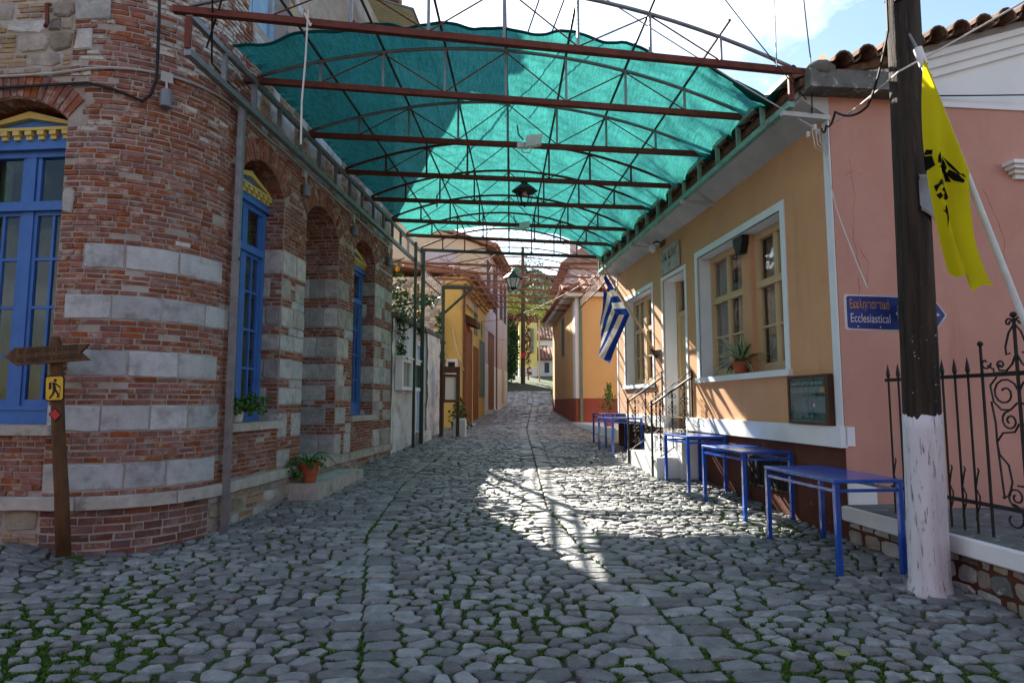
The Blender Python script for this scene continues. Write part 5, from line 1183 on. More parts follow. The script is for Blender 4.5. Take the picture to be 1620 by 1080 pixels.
def panel(S, E, n, m, slot, Y0, Y1, wv):
    k = len(b.v)
    for j in range(m + 1):
        for i in range(n + 1):
            a, c = i / n, j / m; p = l2(S(a), E(a), c); b.v.append(tuple(cr_(p, Y0(a, c)) + Vector((.018 * sin(a * 9 + c * 4) * c, 0, 0)))); b.r.append(0)
    for j in range(m):
        for i in range(n): q = k + j * (n + 1) + i; b.f.append((q, q + 1, q + n + 2, q + n + 1)); b.m.append(slot((i + .5) / n, (j + .5) / m))
hY = lambda a: 12.6 - a * .95                      # the hoist follows the slanted pole towards the wall
panel(lambda a: l2((158, 190), (376, 556), a), lambda a: l2((148, 215), (252, 556), a), 32, 12, lambda a, c: 0 if a < .36 else int((a - .36) / .16) % 2 ^ 1 if a < .999 else 0, lambda a, c: hY(a) - .10 * c - .03 * sin(c * 5), 0, 0)
panel(lambda a: l2((142, 330), (376, 556), a), lambda a: l2((120, 610), (105, 930), a / .72) if a < .72 else l2((105, 930), (196, 992), (a - .72) / .28), 42, 34, lambda a, c: int(a * 7) % 2, lambda a, c: hY(min(1, a * .8)) - .13 - .10 * sin(a * 7 + c * 2.2) * c - .05 * c, 0, 0)
b.build('cloth', ['flag_blue', 'flag_white'], t, smooth=True)
t = thing('yellow_flag', 'yellow church flag with black crown and eagle draped from a white pole', 'flag', W0, (3.75, 4.5, 1.9))
q0 = Vector((2.984, 4.42, 4.232)); q1 = Vector((3.87, 4.15, .655)); MB().tube([q0, q1], .021, 9).build('flag_pole', 'flagpole_white', t); MB().tube([q0 + Vector((-.05, .01, .13)), q0], [.008, .012], 6).build('finial', 'steel', t)
MB().tube([q0 + Vector((0, 0, .01)), q0.lerp(q1, .035)], .03, 9).build('sleeve', 'sign_white', t)
h0, h1 = q0.lerp(q1, .02), q0.lerp(q1, .27); b = MB()
fdy = lambda a, b: (.018 * sin(a * 9 + b * 3) * b, -.055 * sin(a * 8.0 - .4) * min(1, b * 2.5) - .03, -.03 * sin(a * 12) * b)
YP = cloth_flag(b, h0, h1, (3.045, 4.36, 2.56), (3.29, 4.33, 2.41), 30, 40, lambda a, b: 0, fdy, (-.075, 0, 0)); cl = b.build('cloth', 'flag_yellow', t, smooth=True)
def EM(x, o, z):                                   # emblem laid onto the cloth: x, z in metres
    dx, dy = 260 * x, -260 * z; return tuple(YP(.25 + (310 * (dx + 16) - 39 * dy) / 16671, .42 + (69 * dy - 121 * (dx + 16)) / 16671) + Vector((.0, -.006 - o, 0)))
em = MB()
def ep(*pp):
    n = len(pp); cx, cz = sum(p[0] for p in pp) / n, sum(p[1] for p in pp) / n
    em.add([EM(cx, 0, cz)] + [EM(x, 0, z) for x, z in pp], [(0, 1 + i, 1 + (i + 1) % n) for i in range(n)])
# crown: band, three arches with pearls, cross
ep((-.065, -.035), (-.02, -.085), (.0, -.088), (-.045, -.03)); ep((-.05, -.02), (.02, -.075), (.04, -.06), (-.03, -.005)); ep((-.075, .0), (-.055, -.02), (-.03, .0), (-.04, .05), (-.06, .055), (-.075, .03))
ep((-.02, .005), (.005, -.015), (.012, .03), (-.005, .06), (-.025, .05)); ep((.015, -.02), (.045, -.045), (.075, -.035), (.075, .0), (.05, .02), (.02, .03)); ep((-.03, .055), (.01, .06), (.05, .02), (.06, .03), (.02, .075), (-.02, .07)); ep((.055, .03), (.068, .026), (.075, .048), (.062, .05))
ep((-.125, .055), (-.10, .05), (-.085, -.01), (-.115, -.03)); ep((-.12, .09), (-.10, .08), (-.10, .055), (-.125, .06))
# eagle head, neck and claw
ep((-.085, -.12), (-.05, -.11), (-.045, -.14), (-.075, -.155)); ep((-.045, -.115), (-.01, -.125), (.012, -.15), (-.01, -.165), (-.04, -.15)); ep((.0, -.13), (.03, -.14), (.045, -.18), (.035, -.215), (.01, -.235), (.022, -.19)); ep((-.05, -.165), (-.02, -.175), (-.005, -.205), (-.03, -.20)); ep((-.03, -.21), (.0, -.215), (.005, -.255), (-.012, -.26), (-.035, -.235)); ep((-.075, -.17), (-.055, -.175), (-.04, -.21), (-.06, -.205))
ep((-.045, -.275), (-.015, -.285), (.003, -.32), (-.005, -.37), (-.025, -.39), (-.018, -.34), (-.03, -.305))
em.build('emblem', 'flag_black', cl)
# ================================================================ beyond the brick building, left side
t = thing('courtyard_wall', 'whitewashed crumbling courtyard wall with a worn coping beyond the brick building', 'wall', FL, (-.1, 8, .6))
def lumpy(mb, mp, a0, a1, b0, b1, o0, o1, na, nb, amp, sd):
    vs = []
    for j in range(nb + 1):
        for i in range(na + 1):
            a, b = a0 + (a1 - a0) * i / na, b0 + (b1 - b0) * j / nb; vs.append(mp(a, o1 + amp * mnoise.noise((a * 3, b * 3, sd)) + amp * .6 * mnoise.noise((a * 8, b * 8, sd)), b))
    M_ = na + 1; mb.add(vs, [(j * M_ + i, j * M_ + i + 1, (j + 1) * M_ + i + 1, (j + 1) * M_ + i) for j in range(nb) for i in range(na)]); mb.mbox(mp, a0, a1, b0, b1, o0, o1 - amp * 1.4)
    return mb
MC = lambda s_, o, z: (o, s_, z)
lumpy(MB(), MC, 6.43, 8.62, .3, 3.42, -.4, .03, 26, 40, .03, 1).build('wall_panel', 'whitewash', t, smooth=True)
lumpy(MB(), MC, 9.42, 10.95, .3, 3.42, -.4, .10, 22, 40, .035, 2).build('wall_panel', 'whitewash', t, smooth=True)
MB().mbox(MC, 8.62, 9.42, 3.05, 3.42, -.4, -.02).build('lintel', 'whitewash', t)
x = 6.35
while x < 11.0:
    e = min(11.0, x + rng.uniform(.35, .6)); MB().add(*poly_piece(MC, rect(x + .004, e - .004, 3.43, 3.52 + rng.uniform(0, .03), .01), .14 + rng.uniform(-.03, .03), .5, .015)).build('coping_stone', 'concrete', t, center=True); x = e
MB().mbox(MC, 8.55, 9.45, .3, .95, -.1, .22).build('gate_step', 'whitewash', t)
t = thing('courtyard_gate', 'pale blue wooden gate in the whitewashed courtyard wall', 'gate', FL, (-.1, 9.0, .95))
for k in range(5): a = 8.64 + k * .152; MB().mbox(MC, a + .003, a + .149, .96, 3.04, -.14, -.10 - .004 * (k % 2)).build('plank', 'pale_blue', t)
MB().mbox(MC, 8.66, 9.38, 2.5, 2.62, -.10, -.07).build('crossbar', 'pale_blue', t); MB().tube([MC(9.3, -.10, 2.0), MC(9.3, -.05, 2.0)], .02, 6).build('handle', 'iron', t)
t = thing('display_case', 'weathered white glazed display case on the whitewashed wall', 'display case', FL, (.15, 7.5, 1.9))
b = MB()
for a, e, p, q in ((6.62, 6.72, 1.92, 2.60), (7.46, 7.62, 1.92, 2.60), (8.36, 8.46, 1.92, 2.60), (6.72, 8.36, 1.92, 2.0), (6.72, 8.36, 2.52, 2.60)): b.mbox(MC, a, e, p, q, .05, .2)
b.mbox(MC, 6.63, 8.45, 1.93, 2.59, .045, .06); b.mbox(MC, 6.55, 8.5, 2.60, 2.635, .04, .23); b.build('case', 'white_plaster', t)
for a, e in ((6.72, 7.46), (7.62, 8.36)): MB().mbox(MC, a, e, 2.0, 2.52, .11, .114).build('notice_sheet', 'far_white', t); MB().mbox(MC, a, e, 2.0, 2.52, .16, .163).build('pane', 'glass', t)
# wooden notice board on posts, white block
t = thing('notice_board', 'brown wooden notice board on two posts before the yellow house', 'notice board', FL, (.45, 9.95, .72))
NBm = lambda a, o, z: (.36 + a, 9.95 - o + a * .55, z)
for a in (0., .40): MB().bar(NBm(a, 0, .68), NBm(a, 0, 2.72 if a == 0 else 2.6), .085).build('post', 'dark_wood', t)
b = MB(); b.mbox(NBm, .04, .42, 1.66, 1.73, -.03, .05); b.mbox(NBm, .04, .42, 2.33, 2.40, -.03, .05); b.mbox(NBm, .04, .09, 1.73, 2.33, -.03, .05); b.mbox(NBm, .36, .42, 1.73, 2.33, -.03, .05); b.mbox(NBm, .0, .43, 2.43, 2.60, -.02, .03); b.build('board_frame', 'dark_wood', t)
MB().mbox(NBm, .09, .36, 1.73, 2.33, -.01, .0).build('notice_sheet', 'far_white', t)
b = MB(); b.add(*poly_piece(lambda a, o, c: (a, c, o), rect(.62, .95, 10.15, 10.5, .02), 1.24, -.4, .04)); tag(b.build('stone_block', 'whitewash', F=FL), 'white painted stone block at the foot of the notice board', 'block')
# orange tree behind the wall
rg = random.Random(31)
t = thing('orange_tree', 'orange tree leaning over the whitewashed courtyard wall', 'tree', FL, (-1.3, 7.6, .7))
b = MB(); b.tube([(-1.3, 7.6, .5), (-1.25, 7.55, 2.0), (-1.0, 7.5, 3.2), (-.6, 7.4, 4.1), (-.3, 7.3, 4.7)], [.11, .10, .08, .05, .02], 8)
for q in ((-.2, 7.0, 3.6), (.1, 6.9, 4.3), (-.9, 8.2, 4.6), (.15, 8.6, 4.1), (-.1, 7.8, 5.0)): b.tube([(-1.0, 7.5, 3.1), ((-1.0 + q[0]) / 2, (7.5 + q[1]) / 2, q[2] - .2), q], [.05, .035, .012], 6)
b.build('trunk', 'bark', t)
b = MB()
for c, r, n in (((-.25, 7.0, 4.35), (.40, .5, .50), 170), ((.05, 6.75, 3.7), (.28, .3, .5), 130), ((.12, 6.75, 3.1), (.16, .18, .45), 110), ((.12, 6.85, 2.72), (.12, .14, .2), 60), ((-.8, 7.8, 4.2), (.6, .6, .5), 240), ((-.2, 8.3, 3.75), (.4, .5, .4), 200), ((.12, 9.0, 4.2), (.3, .45, .2), 150), ((-.05, 8.7, 3.45), (.25, .35, .35), 160)): b.leaves((c[0], c[1], c[2]), r, n, .11, rg, shell=.2)
b.build('crown', 'leaf_dark', t)
for p in ((.05, 8.35, 4.28), (.08, 8.45, 3.8), (.2, 6.9, 4.0), (-.1, 7.2, 4.6)): MB().ball(p, .055, 10).build('orange', 'orange_fruit', t, smooth=True)

# ---------------------------------------------------------------- yellow house
MY = lambda s_, o, z: (o, s_, z)
def opening(parent, F, a0, a1, z0, z1, fm, lm, name, leafs=2, dep=.10, fr_=.08, slat=0):
    b = MB(); b.mbox(MY, a0 - fr_, a0, z0, z1 + fr_, -.02, .03); b.mbox(MY, a1, a1 + fr_, z0, z1 + fr_, -.02, .03); b.mbox(MY, a0, a1, z1, z1 + fr_, -.02, .03)
    q = b.build(name, fm, parent); wd = (a1 - a0) / leafs
    for k in range(leafs):
        l = MB(); l.mbox(MY, a0 + k * wd + .01, a0 + (k + 1) * wd - .01, z0 + .01, z1 - .01, .004, .014)
        if slat:
            for z in range(slat): zz = z0 + .08 + (z1 - z0 - .16) * z / slat; l.mbox(MY, a0 + k * wd + .05, a0 + (k + 1) * wd - .05, zz, zz + (z1 - z0) / slat * .5, .014, .024)
        else:
            for zz in (.1, .52): l.mbox(MY, a0 + k * wd + .06, a0 + (k + 1) * wd - .06, z0 + (z1 - z0) * zz, z0 + (z1 - z0) * (zz + .36), .014, .024)
        l.build('leaf_panel', lm, q)
    return q
t = thing('yellow_house', 'small peeling yellow house with brown doors and a tiled roof', 'house', FY, (0, 0, .8))
b = MB(); b.box(-6.5, 0, 0, 6.2, .3, 5.55); wl = b.build('wall', 'yellow_plaster', t)
MF = lambda a, o, z: (-a, -o, z)
PYs = Pieces(wl, FY, 'stone', 'stones', ['rubble', 'stone_rough', 'cream'])
z = 1.2
while z < 5.5:
    h = rng.uniform(.07, .16); x = .52
    while x < 5.0: l = rng.uniform(.10, .34); PYs.add(*poly_piece(MF, chip(x + .012, x + l - .012, z + .01, z + h - .01, .3, .012), rng.uniform(.02, .05), .02, .012), l * h, rng.choice((0, 2, 2, 1))); x += l
    z += h
PYs.done(); MB().mbox(MF, .52, 5.0, 1.0, 5.5, .0, .018).build('stone_gable_mortar', 'mortar', t)
b = MB(); b.mbox(MY, -.03, 6.22, 5.22, 5.32, -.02, .07); b.mbox(MY, -.05, 6.24, 5.32, 5.44, -.02, .16); b.mbox(MY, -.07, 6.26, 5.44, 5.56, -.02, .25); b.mbox(MF, .0, .5, 5.3, 5.5, -.02, .08); b.build('cornice', 'yellow_plaster', t)
b = MB(); b.hexa([(.42, -.2, 5.50), (.42, 6.9, 5.50), (-3.2, 6.9, 6.05), (-3.2, -.2, 6.05), (.42, -.2, 5.62), (.42, 6.9, 5.62), (-3.2, 6.9, 6.17), (-3.2, -.2, 6.17)]); b.hexa([(-6.8, -.2, 5.5), (-3.2, -.2, 6.05), (-3.2, 6.9, 6.05), (-6.8, 6.9, 5.5), (-6.8, -.2, 5.62), (-3.2, -.2, 6.17), (-3.2, 6.9, 6.17), (-6.8, 6.9, 5.62)]); rf = b.build('roof', 'far_tile', t)
y = -.15
while y < 6.9: MB().add(*barrel((.50, y, 5.60), (-.15, y, 5.72), .10, .085, n=5)).build('tile', 'far_tile', rf, center=True); y += .235
b = MB()
for r_ in range(7):
    y = -.2
    while y < 6.9: x = -.05 - r_ * .46; b.add(*barrel((x, y, 5.70 + r_ * .07), (x - .5, y, 5.70 + r_ * .07 + .08), .10, .085, n=4), r=rng.random()); y += .235
o_ = b.build('roof_tiles', 'far_tile', rf); o_['kind'] = 'stuff'
opening(t, FY, .95, 2.2, .95, 4.05, 'door_wood', 'door_wood', 'door', 2); opening(t, FY, 2.85, 3.9, 1.0, 3.55, 'door_wood', 'door_wood', 'door', 2); opening(t, FY, 4.5, 5.75, 1.85, 3.95, 'shutter_green', 'shutter_green', 'window', 2, slat=14); opening(t, FY, 2.95, 3.5, 4.05, 5.0, 'shutter_green', 'shutter_green', 'window', 1, slat=6)
MB().prism([(4.75, 4.45), (4.95, 4.75), (5.15, 4.45), (4.95, 4.15)], MY, -.02, .03).build('vent', 'shutter_green', t)
b = MB(); b.hexa([MY(.8, 0, 4.2), MY(1.9, 0, 4.2), MY(1.9, .35, 4.1), MY(.8, .35, 4.1), MY(.8, 0, 4.5), MY(1.9, 0, 4.5), MY(1.9, .35, 4.3), MY(.8, .35, 4.3)]); b.build('door_hood', 'dark_wood', t)
MB().mbox(MY, .2, 6.1, .6, .98, 0, .25).build('kerb', 'whitewash', t)
MB().bar(MY(.35, .05, .9), MY(.35, .05, 5.2), .06).build('downpipe', 'rust_light', t)
t = thing('meter_box', 'two stacked white electricity meter boxes on the yellow house', 'meter box', FY, (-.2, -.1, 1.9))
for z0, h in ((1.90, .42), (2.36, .62)):
    m = MB().mbox(MF, .08, .44, z0, z0 + h, .0, .16).build('box', 'plastic_white', t); MB().mbox(MF, .15, .36, z0 + h * .45, z0 + h * .85, .16, .165).build('dial_window', 'black_letter', m)
rg = random.Random(17); b = MB()
for c, r, n in (((.0, -.35, 1.3), (.26, .25, .5), 240), ((-.60, -.25, 3.0), (.12, .2, .9), 220), ((-.62, -.25, 4.0), (.10, .2, .5), 90), ((.1, -.3, .95), (.35, .3, .25), 120)): b.leaves(c, r, n, .12, rg)
tag(b.build('ivy', 'leaf_dark', F=FY), 'dark ivy climbing the corner of the yellow house', 'ivy')
b = MB(); b.tube([MF(.25, .05, 3.9), MF(.12, .08, 3.3), MF(-.02, .05, 2.9), MF(-.05, -.4, 2.6)], .015, 5); tag(b.build('white_cable', 'cable_white', F=FY), 'loose white cable hanging on the yellow house corner', 'cable')

# ---------------------------------------------------------------- lavender house
t = thing('lavender_house', 'two-storey pale lavender house with dark shutters and red eaves', 'house', FV, (0, 0, 1.1))
b = MB(); b.box(-7, 0, 0.02, 7.55, .5, 8.0); b.build('wall', 'lavender', t); b = MB(); b.prism([(-.02, 8.0), (7, 8.0), (3.5, 9.4)], MF, -.3, 0); b.build('gable', 'cream', t)
MB().mbox(MY, .03, 7.56, 1.0, 3.25, -.1, .012).build('white_base', 'white_plaster', t)
MB().mbox(MF, .02, 6, 5.6, 8.0, .0, .012).build('rear_plaster', 'cream', t); MB().mbox(MF, 1.2, 2.6, 6.9, 8.0, .012, .03).build('grey_patch', 'lavender', t)
b = MB(); b.hexa([(.45, -.3, 7.92), (.45, 8.0, 7.92), (-3.5, 8.0, 9.4), (-3.5, -.3, 9.4), (.45, -.3, 8.05), (.45, 8.0, 8.05), (-3.5, 8.0, 9.53), (-3.5, -.3, 9.53)]); b.hexa([(-7.4, -.3, 7.92), (-3.5, -.3, 9.4), (-3.5, 8, 9.4), (-7.4, 8, 7.92), (-7.4, -.3, 8.05), (-3.5, -.3, 9.53), (-3.5, 8, 9.53), (-7.4, 8, 8.05)]); rf = b.build('roof', 'far_tile', t)
y = -.2
while y < 7.9: MB().add(*barrel((.52, y, 8.0), (-.1, y, 8.24), .10, .085, n=5)).build('tile', 'far_tile', rf, center=True); y += .24
for a in (.45, 2.35, 4.6, 6.1): opening(t, FV, a, a + .72, 5.65, 7.5, 'shutter_dark', 'shutter_dark', 'window', 2, slat=12)
opening(t, FV, .95, 2.3, 1.25, 4.55, 'door_wood', 'door_wood', 'door', 2)
MB().prism([(5.2, 1.6), (6.2, 1.6), (6.2, 4.0), (6.0, 4.3), (5.7, 4.4), (5.4, 4.3), (5.2, 4.0)], MY, -.05, .02).build('blind_door', 'cream', t)
MB().mbox(MY, .3, 7.3, .8, 1.36, 0, .3).build('kerb', 'whitewash', t)
MB().mbox(MY, 3.2, 3.3, 1.3, 7.9, .0, .06).build('downpipe', 'rust_light', t)

# ---------------------------------------------------------------- rusty trellis continuing beyond the net
t = thing('rusty_trellis', 'rusty open trellis of arched bars with bare vines beyond the net', 'trellis', W0, (-2.2, 16.5, 5.1))
TL = [(-2.28, 15.6), (-2.22, 16.6), (-2.14, 17.6), (-2.05, 18.6), (-1.45, 20.0), (-1.36, 21.2), (-1.25, 22.6)]; TRr = [(2.42, 16.0), (2.4, 17.1), (2.35, 18.2), (2.3, 19.4), (2.25, 20.8), (2.2, 22.2), (2.15, 23.4)]
ZT = 5.14
for k, ((x0, y0), (x1, y1)) in enumerate(zip(TL, TRr)):
    b = MB(); b.bar((x0, y0, ZT), (x1, y1, ZT - .08), .05); bm_ = b.build('crossbar', 'rust_light', t)
    MB().tube([(x0 + (x1 - x0) * i / 14, y0 + (y1 - y0) * i / 14, ZT + .45 * (1 - (2 * i / 14 - 1) ** 2)) for i in range(15)], .016, 5).build('arch_tube', 'rust_light', bm_)
    b = MB(); n = 8
    for i in range(n): p = i / n; q = (i + 1) / n; f_ = lambda a: ZT + .45 * (1 - (2 * a - 1) ** 2); b.tube([(x0 + (x1 - x0) * p, y0 + (y1 - y0) * p, ZT if i % 2 else f_(p)), (x0 + (x1 - x0) * q, y0 + (y1 - y0) * q, f_(q) if i % 2 else ZT)], .007, 4)
    b.build('zigzag_brace', 'rust_light', bm_)
for P_ in (TL[:4], TL[4:], TRr):
    for dz in (.0, -.32): MB().tube([(x, y, ZT + dz - .05) for x, y in P_], .022, 5).build('side_chord', 'rust_light', t)
    b = MB(); 
    for (xa, ya), (xb, yb) in zip(P_, P_[1:]):
        for i in range(4): f_ = i / 4; g_ = (i + .5) / 4; h_ = (i + 1) / 4; b.tube([(xa + (xb - xa) * f_, ya + (yb - ya) * f_, ZT - .37), (xa + (xb - xa) * g_, ya + (yb - ya) * g_, ZT - .05), (xa + (xb - xa) * h_, ya + (yb - ya) * h_, ZT - .37)], .008, 4)
    b.build('side_lattice', 'cable_white', t)
rg = random.Random(12); b = MB()
for _ in range(60):
    x, y = rg.uniform(-2, 2.2), rg.uniform(15.8, 22.5); pts = [(x, y, ZT + rg.uniform(.05, .4))]
    for k in range(5): pts.append((pts[-1][0] + rg.uniform(-.5, .5), pts[-1][1] + rg.uniform(-.2, .6), ZT + rg.uniform(.0, .45)))
    b.tube(pts, rg.uniform(.004, .009), 3, False)
b.build('bare_vines', 'rust_light', t)

# ---------------------------------------------------------------- peach house on the right, pots and curb
FP = Fr((2.10, 20.74, 0), math.atan2(.256, 7.76))
t = thing('peach_house', 'small peach house with a dark red base and tiled roof', 'house', FP, (0, 0, .9))
b = MB(); b.box(0, 6, 0, 7.8, .3, 5.3); b.build('wall', 'peach', t)
MXp = lambda s_, o, z: (-o, s_, z); MFp = lambda a, o, z: (a, -o, z)
b = MB(); b.mbox(MXp, .0, 7.8, .5, 1.80, -.02, .012); b.mbox(MFp, .0, 6, .5, 1.80, -.02, .012); b.build('red_base', 'red_base', t)
b = MB(); b.mbox(MXp, .0, .55, 1.80, 5.2, -.02, .02); b.mbox(MFp, .0, .22, 1.80, 5.2, -.02, .02); b.build('corner_strip', 'white_trim', t)
MB().bar((.16, -.08, .9), (.16, -.08, 5.2), .09).build('downpipe', 'shutter_green', t)
b = MB(); b.hexa([(-.32, -.30, 5.12), (6.4, -.30, 5.12), (6.4, 8.2, 5.12), (-.32, 8.2, 5.12), (-.36, -.33, 5.26), (6.4, -.33, 5.26), (6.4, 8.2, 5.26), (-.36, 8.2, 5.26)]); b.build('eave', 'far_white', t)
b = MB(); b.add([(-.40, -.38, 5.262), (6.45, -.38, 5.262), (6.45, 8.25, 5.262), (-.40, 8.25, 5.262), (3, 2.6, 6.9), (3, 5.2, 6.9)], [(0, 1, 4), (1, 2, 5, 4), (2, 3, 5), (3, 0, 4, 5), (0, 3, 2, 1)]); rf = b.build('roof', 'far_tile', t)
y = -.3
while y < 8.2: MB().add(*barrel((-.47, y, 5.29), (.10, y, 5.55), .10, .085, n=5)).build('tile', 'far_tile', rf, center=True); y += .24
x = -.4
while x < 5:
    MB().add(*barrel((x, -.48, 5.29), (x, .1, 5.55), .10, .085, n=5)).build('tile', 'far_tile', rf, center=True)
    if x > .2: MB().add(*barrel((x, .05, 5.53), (x, .6, 5.80), .10, .085, n=5)).build('tile', 'far_tile', rf, center=True); MB().add(*barrel((x, .55, 5.78), (x, 1.1, 6.06), .10, .085, n=5)).build('tile', 'far_tile', rf, center=True)
    x += .24
b = MB(); b.mbox(MXp, 3.2, 3.95, 3.45, 4.9, -.05, .03); wn = b.build('window', 'shutter_green', t)
for z in range(12): MB().mbox(MXp, 3.26, 3.89, 3.52 + z * .112, 3.59 + z * .112, .03, .045).build('slat', 'shutter_green', wn)
b = MB(); p0, p1 = FR.w(-.75, 8.4), FP.w(-.15, -.05); b.add(*poly_piece(lambda a, o, c: (a, c, o), [(2.55, 15.6), (3.4, 15.3), (3.4, 20.7), (1.98, 20.9)], 1.02, -.2, .03)); tag(b.build('white_platform', 'white_plaster'), 'low whitewashed platform in front of the peach house', 'platform')
def shrubpot(x, y, z, h, label, n, rad_, sd_):
    t = thing('potted_shrub', label, 'potted plant', W0, (x, y, z), 'shrubs in terracotta pots'); rg = random.Random(sd_)
    MB().lathe([(.13, 0), (.17, .28), (.19, .285), (.19, .35), (.16, .35)], 14, (x, y, z)).build('pot', 'terracotta', t)
    b = MB(); b.tube([(x, y, z + .3), (x + .02, y, z + h * .6), (x, y, z + h * .95)], [.014, .01, .004], 5); b.build('stem', 'bark', t)
    b = MB()
    for k in range(n): f_ = rg.random(); q = Vector((x + rg.gauss(0, rad_ * (1.1 - f_)), y + rg.gauss(0, rad_ * (1.1 - f_)), z + .45 + (h - .45) * f_)); b.leaf(q, .085, rg)
    b.build('foliage', 'leaf', t)
shrubpot(2.62, 17.2, 1.02, 1.15, 'tall slim shrub in a terracotta pot beside the peach house', 170, .11, 1); shrubpot(2.86, 15.9, 1.02, .72, 'short bushy shrub in a terracotta pot behind the far tables', 90, .14, 2)

# ---------------------------------------------------------------- farther up the street
t = thing('rear_house', 'pale house with a steep tiled roof behind the peach house', 'house', W0, (5, 34, 2))
b = MB(); b.box(2.9, 10, 31, 40, 1, 8.6); b.build('wall', 'lavender', t)
b = MB(); b.add([(2.4, 30.5, 8.5), (10.4, 30.5, 8.5), (10.4, 40.5, 8.5), (2.4, 40.5, 8.5), (6.0, 33, 11.6), (6.0, 38, 11.6)], [(0, 1, 4), (1, 2, 5, 4), (2, 3, 5), (3, 0, 4, 5), (0, 3, 2, 1)]); b.build('roof', 'far_tile', t)
MB().box(3.4, 4.2, 30.95, 31, 5.5, 7.3).build('window', 'shutter_dark', t); MB().box(5.6, 6.4, 30.95, 31, 5.5, 7.3).build('window', 'shutter_dark', t)
MB().box(2.98, 3.4, 31.9, 32.4, 9.2, 11.5).build('chimney', 'lavender', t)
t = thing('rubble_wall', 'tall rough rubble wall bordering the upper street', 'wall', W0, (2.6, 37, 2)); MR2 = lambda s_, o, z: (2.32 - o + (s_ - 30) * .055, s_, z)
b = MB(); lumpy(b, MR2, 29.2, 44, 1.0, 7.0, -.5, 0, 60, 30, .12, 5); b.build('wall_face', 'rubble', t, smooth=False)
b = MB(); b.mbox(MR2, 29.2, 44, 7.0, 7.2, -.55, .05); b.build('coping', 'concrete', t)
t = thing('vine_pergola', 'pergola overgrown with dark ivy and red vine across the upper street', 'pergola', W0, (.3, 47, 3.2)); rg = random.Random(41)
b = MB(); b.bar((-.9, 46.5, 8.0), (2.2, 47.5, 7.8), .09); b.bar((-.9, 48.5, 8.1), (2.2, 49, 7.9), .09)
for x in (-.8, 0, .8, 1.6): b.bar((x, 46, 8.1), (x, 49.5, 8.1), .06)
b.build('frame', 'rust_light', t); MB().bar((2.05, 47.4, 3.0), (2.05, 47.4, 7.9), .10).build('post', 'beige_wood', t)
b = MB(); b.leaves((0.05, 47, 5.7), (.42, .5, 2.4), 900, .26, rg, shell=.3); b.leaves((-.3, 47, 3.9), (.4, .5, .8), 200, .26, rg); b.build('ivy', 'leaf_dark', t)
b = MB(); b.leaves((1.15, 47, 6.2), (.3, .4, 1.9), 260, .22, rg, shell=.2); b.leaves((.6, 47.6, 8.1), (1.6, 1.4, .22), 420, .2, rg); b.leaves((1.25, 47, 4.2), (.15, .3, .9), 90, .2, rg); b.build('red_vine', 'leaf_red', t)
b = MB(); b.leaves((1.5, 47.6, 8.3), (.8, 1.2, .25), 160, .2, rg); b.build('golden_vine', 'leaf_gold', t)
b = MB(); b.tube([(.80, 46.2, 2.8), (.82, 46.2, 8), (.80, 46.2, 13.2)], [.17, .15, .11], 8); b.bar((.2, 46.2, 12.7), (1.4, 46.2, 12.7), .08); tag(b.build('far_utility_pole', 'bark'), 'distant wooden utility pole beside the ivy pergola', 'pole')
b = MB(); b.prism([(.62, 4.8), (1.0, 5.05), (1.05, 5.4), (.85, 5.25), (.66, 5.3)], lambda a, o, z: (a, 45.9 - o, z), 0, .02); tag(b.build('red_pennant', 'red_paint'), 'small red pennant on the distant pole', 'pennant')
t = thing('lemon_house', 'narrow lemon yellow house with a green shutter at the end of the street', 'house', W0, (1.8, 55, 3.8))
b = MB(); b.box(.6, 2.15, 54, 60, 4.7, 8.8); b.build('wall', 'lemon', t); MB().box(.61, 2.14, 53.95, 60, 2.5, 4.7).build('base', 'far_white', t); MB().box(1.55, 1.85, 53.9, 54, 5.9, 8.0).build('shutter', 'shutter_green', t); MB().box(.4, 2.3, 53.7, 60.2, 8.8, 9.0).build('roof', 'far_tile', t)
def farhouse(x0, x1, y0, y1, z0, z1, label, wm='far_white', wins=()):
    t = thing('far_house', label, 'house', W0, ((x0 + x1) / 2, (y0 + y1) / 2, z0)); MB().box(x0, x1, y0, y1, z0, z1).build('wall', wm, t); ym = (y0 + y1) / 2
    b = MB(); b.add([(x0 - .4, y0 - .4, z1), (x1 + .4, y0 - .4, z1), (x1 + .4, y1 + .4, z1), (x0 - .4, y1 + .4, z1), (x0 - .4, ym, z1 + (y1 - y0) * .22), (x1 + .4, ym, z1 + (y1 - y0) * .22)], [(0, 1, 5, 4), (2, 3, 4, 5), (0, 4, 3), (1, 2, 5), (0, 3, 2, 1)]); rf = b.build('roof', 'far_tile', t)
    for a, c, p, q in wins: MB().box(a, c, y0 - .05, y0, p, q).build('window', 'shutter_dark', t)
    b = MB(); x = x0 - .4
    while x < x1 + .4: b.add(*barrel((x, y0 - .45, z1 + .02), (x, ym, z1 + (y1 - y0) * .22 + .04), .13, .12, n=4)); x += .33
    o_ = b.build('roof_tiles', 'far_tile', rf); o_['kind'] = 'stuff'
farhouse(2.15, 6, 56, 62, 2.4, 5.4, 'white house with a low tiled roof and a garage below the lemon house', wins=((2.2, 3.6, 2.6, 4.0), (3.8, 4.4, 3.6, 5.0), (2.9, 3.3, 4.3, 5.2)))
farhouse(2.2, 8, 66, 74, 5.5, 8.2, 'white farther house under a broad tiled roof below the hill', wins=((2.9, 3.7, 6.4, 7.6), (4.4, 5.2, 6.4, 7.6))); farhouse(1.6, 5, 80, 86, 7, 9.9, 'small farthest white house at the foot of the wooded hill')
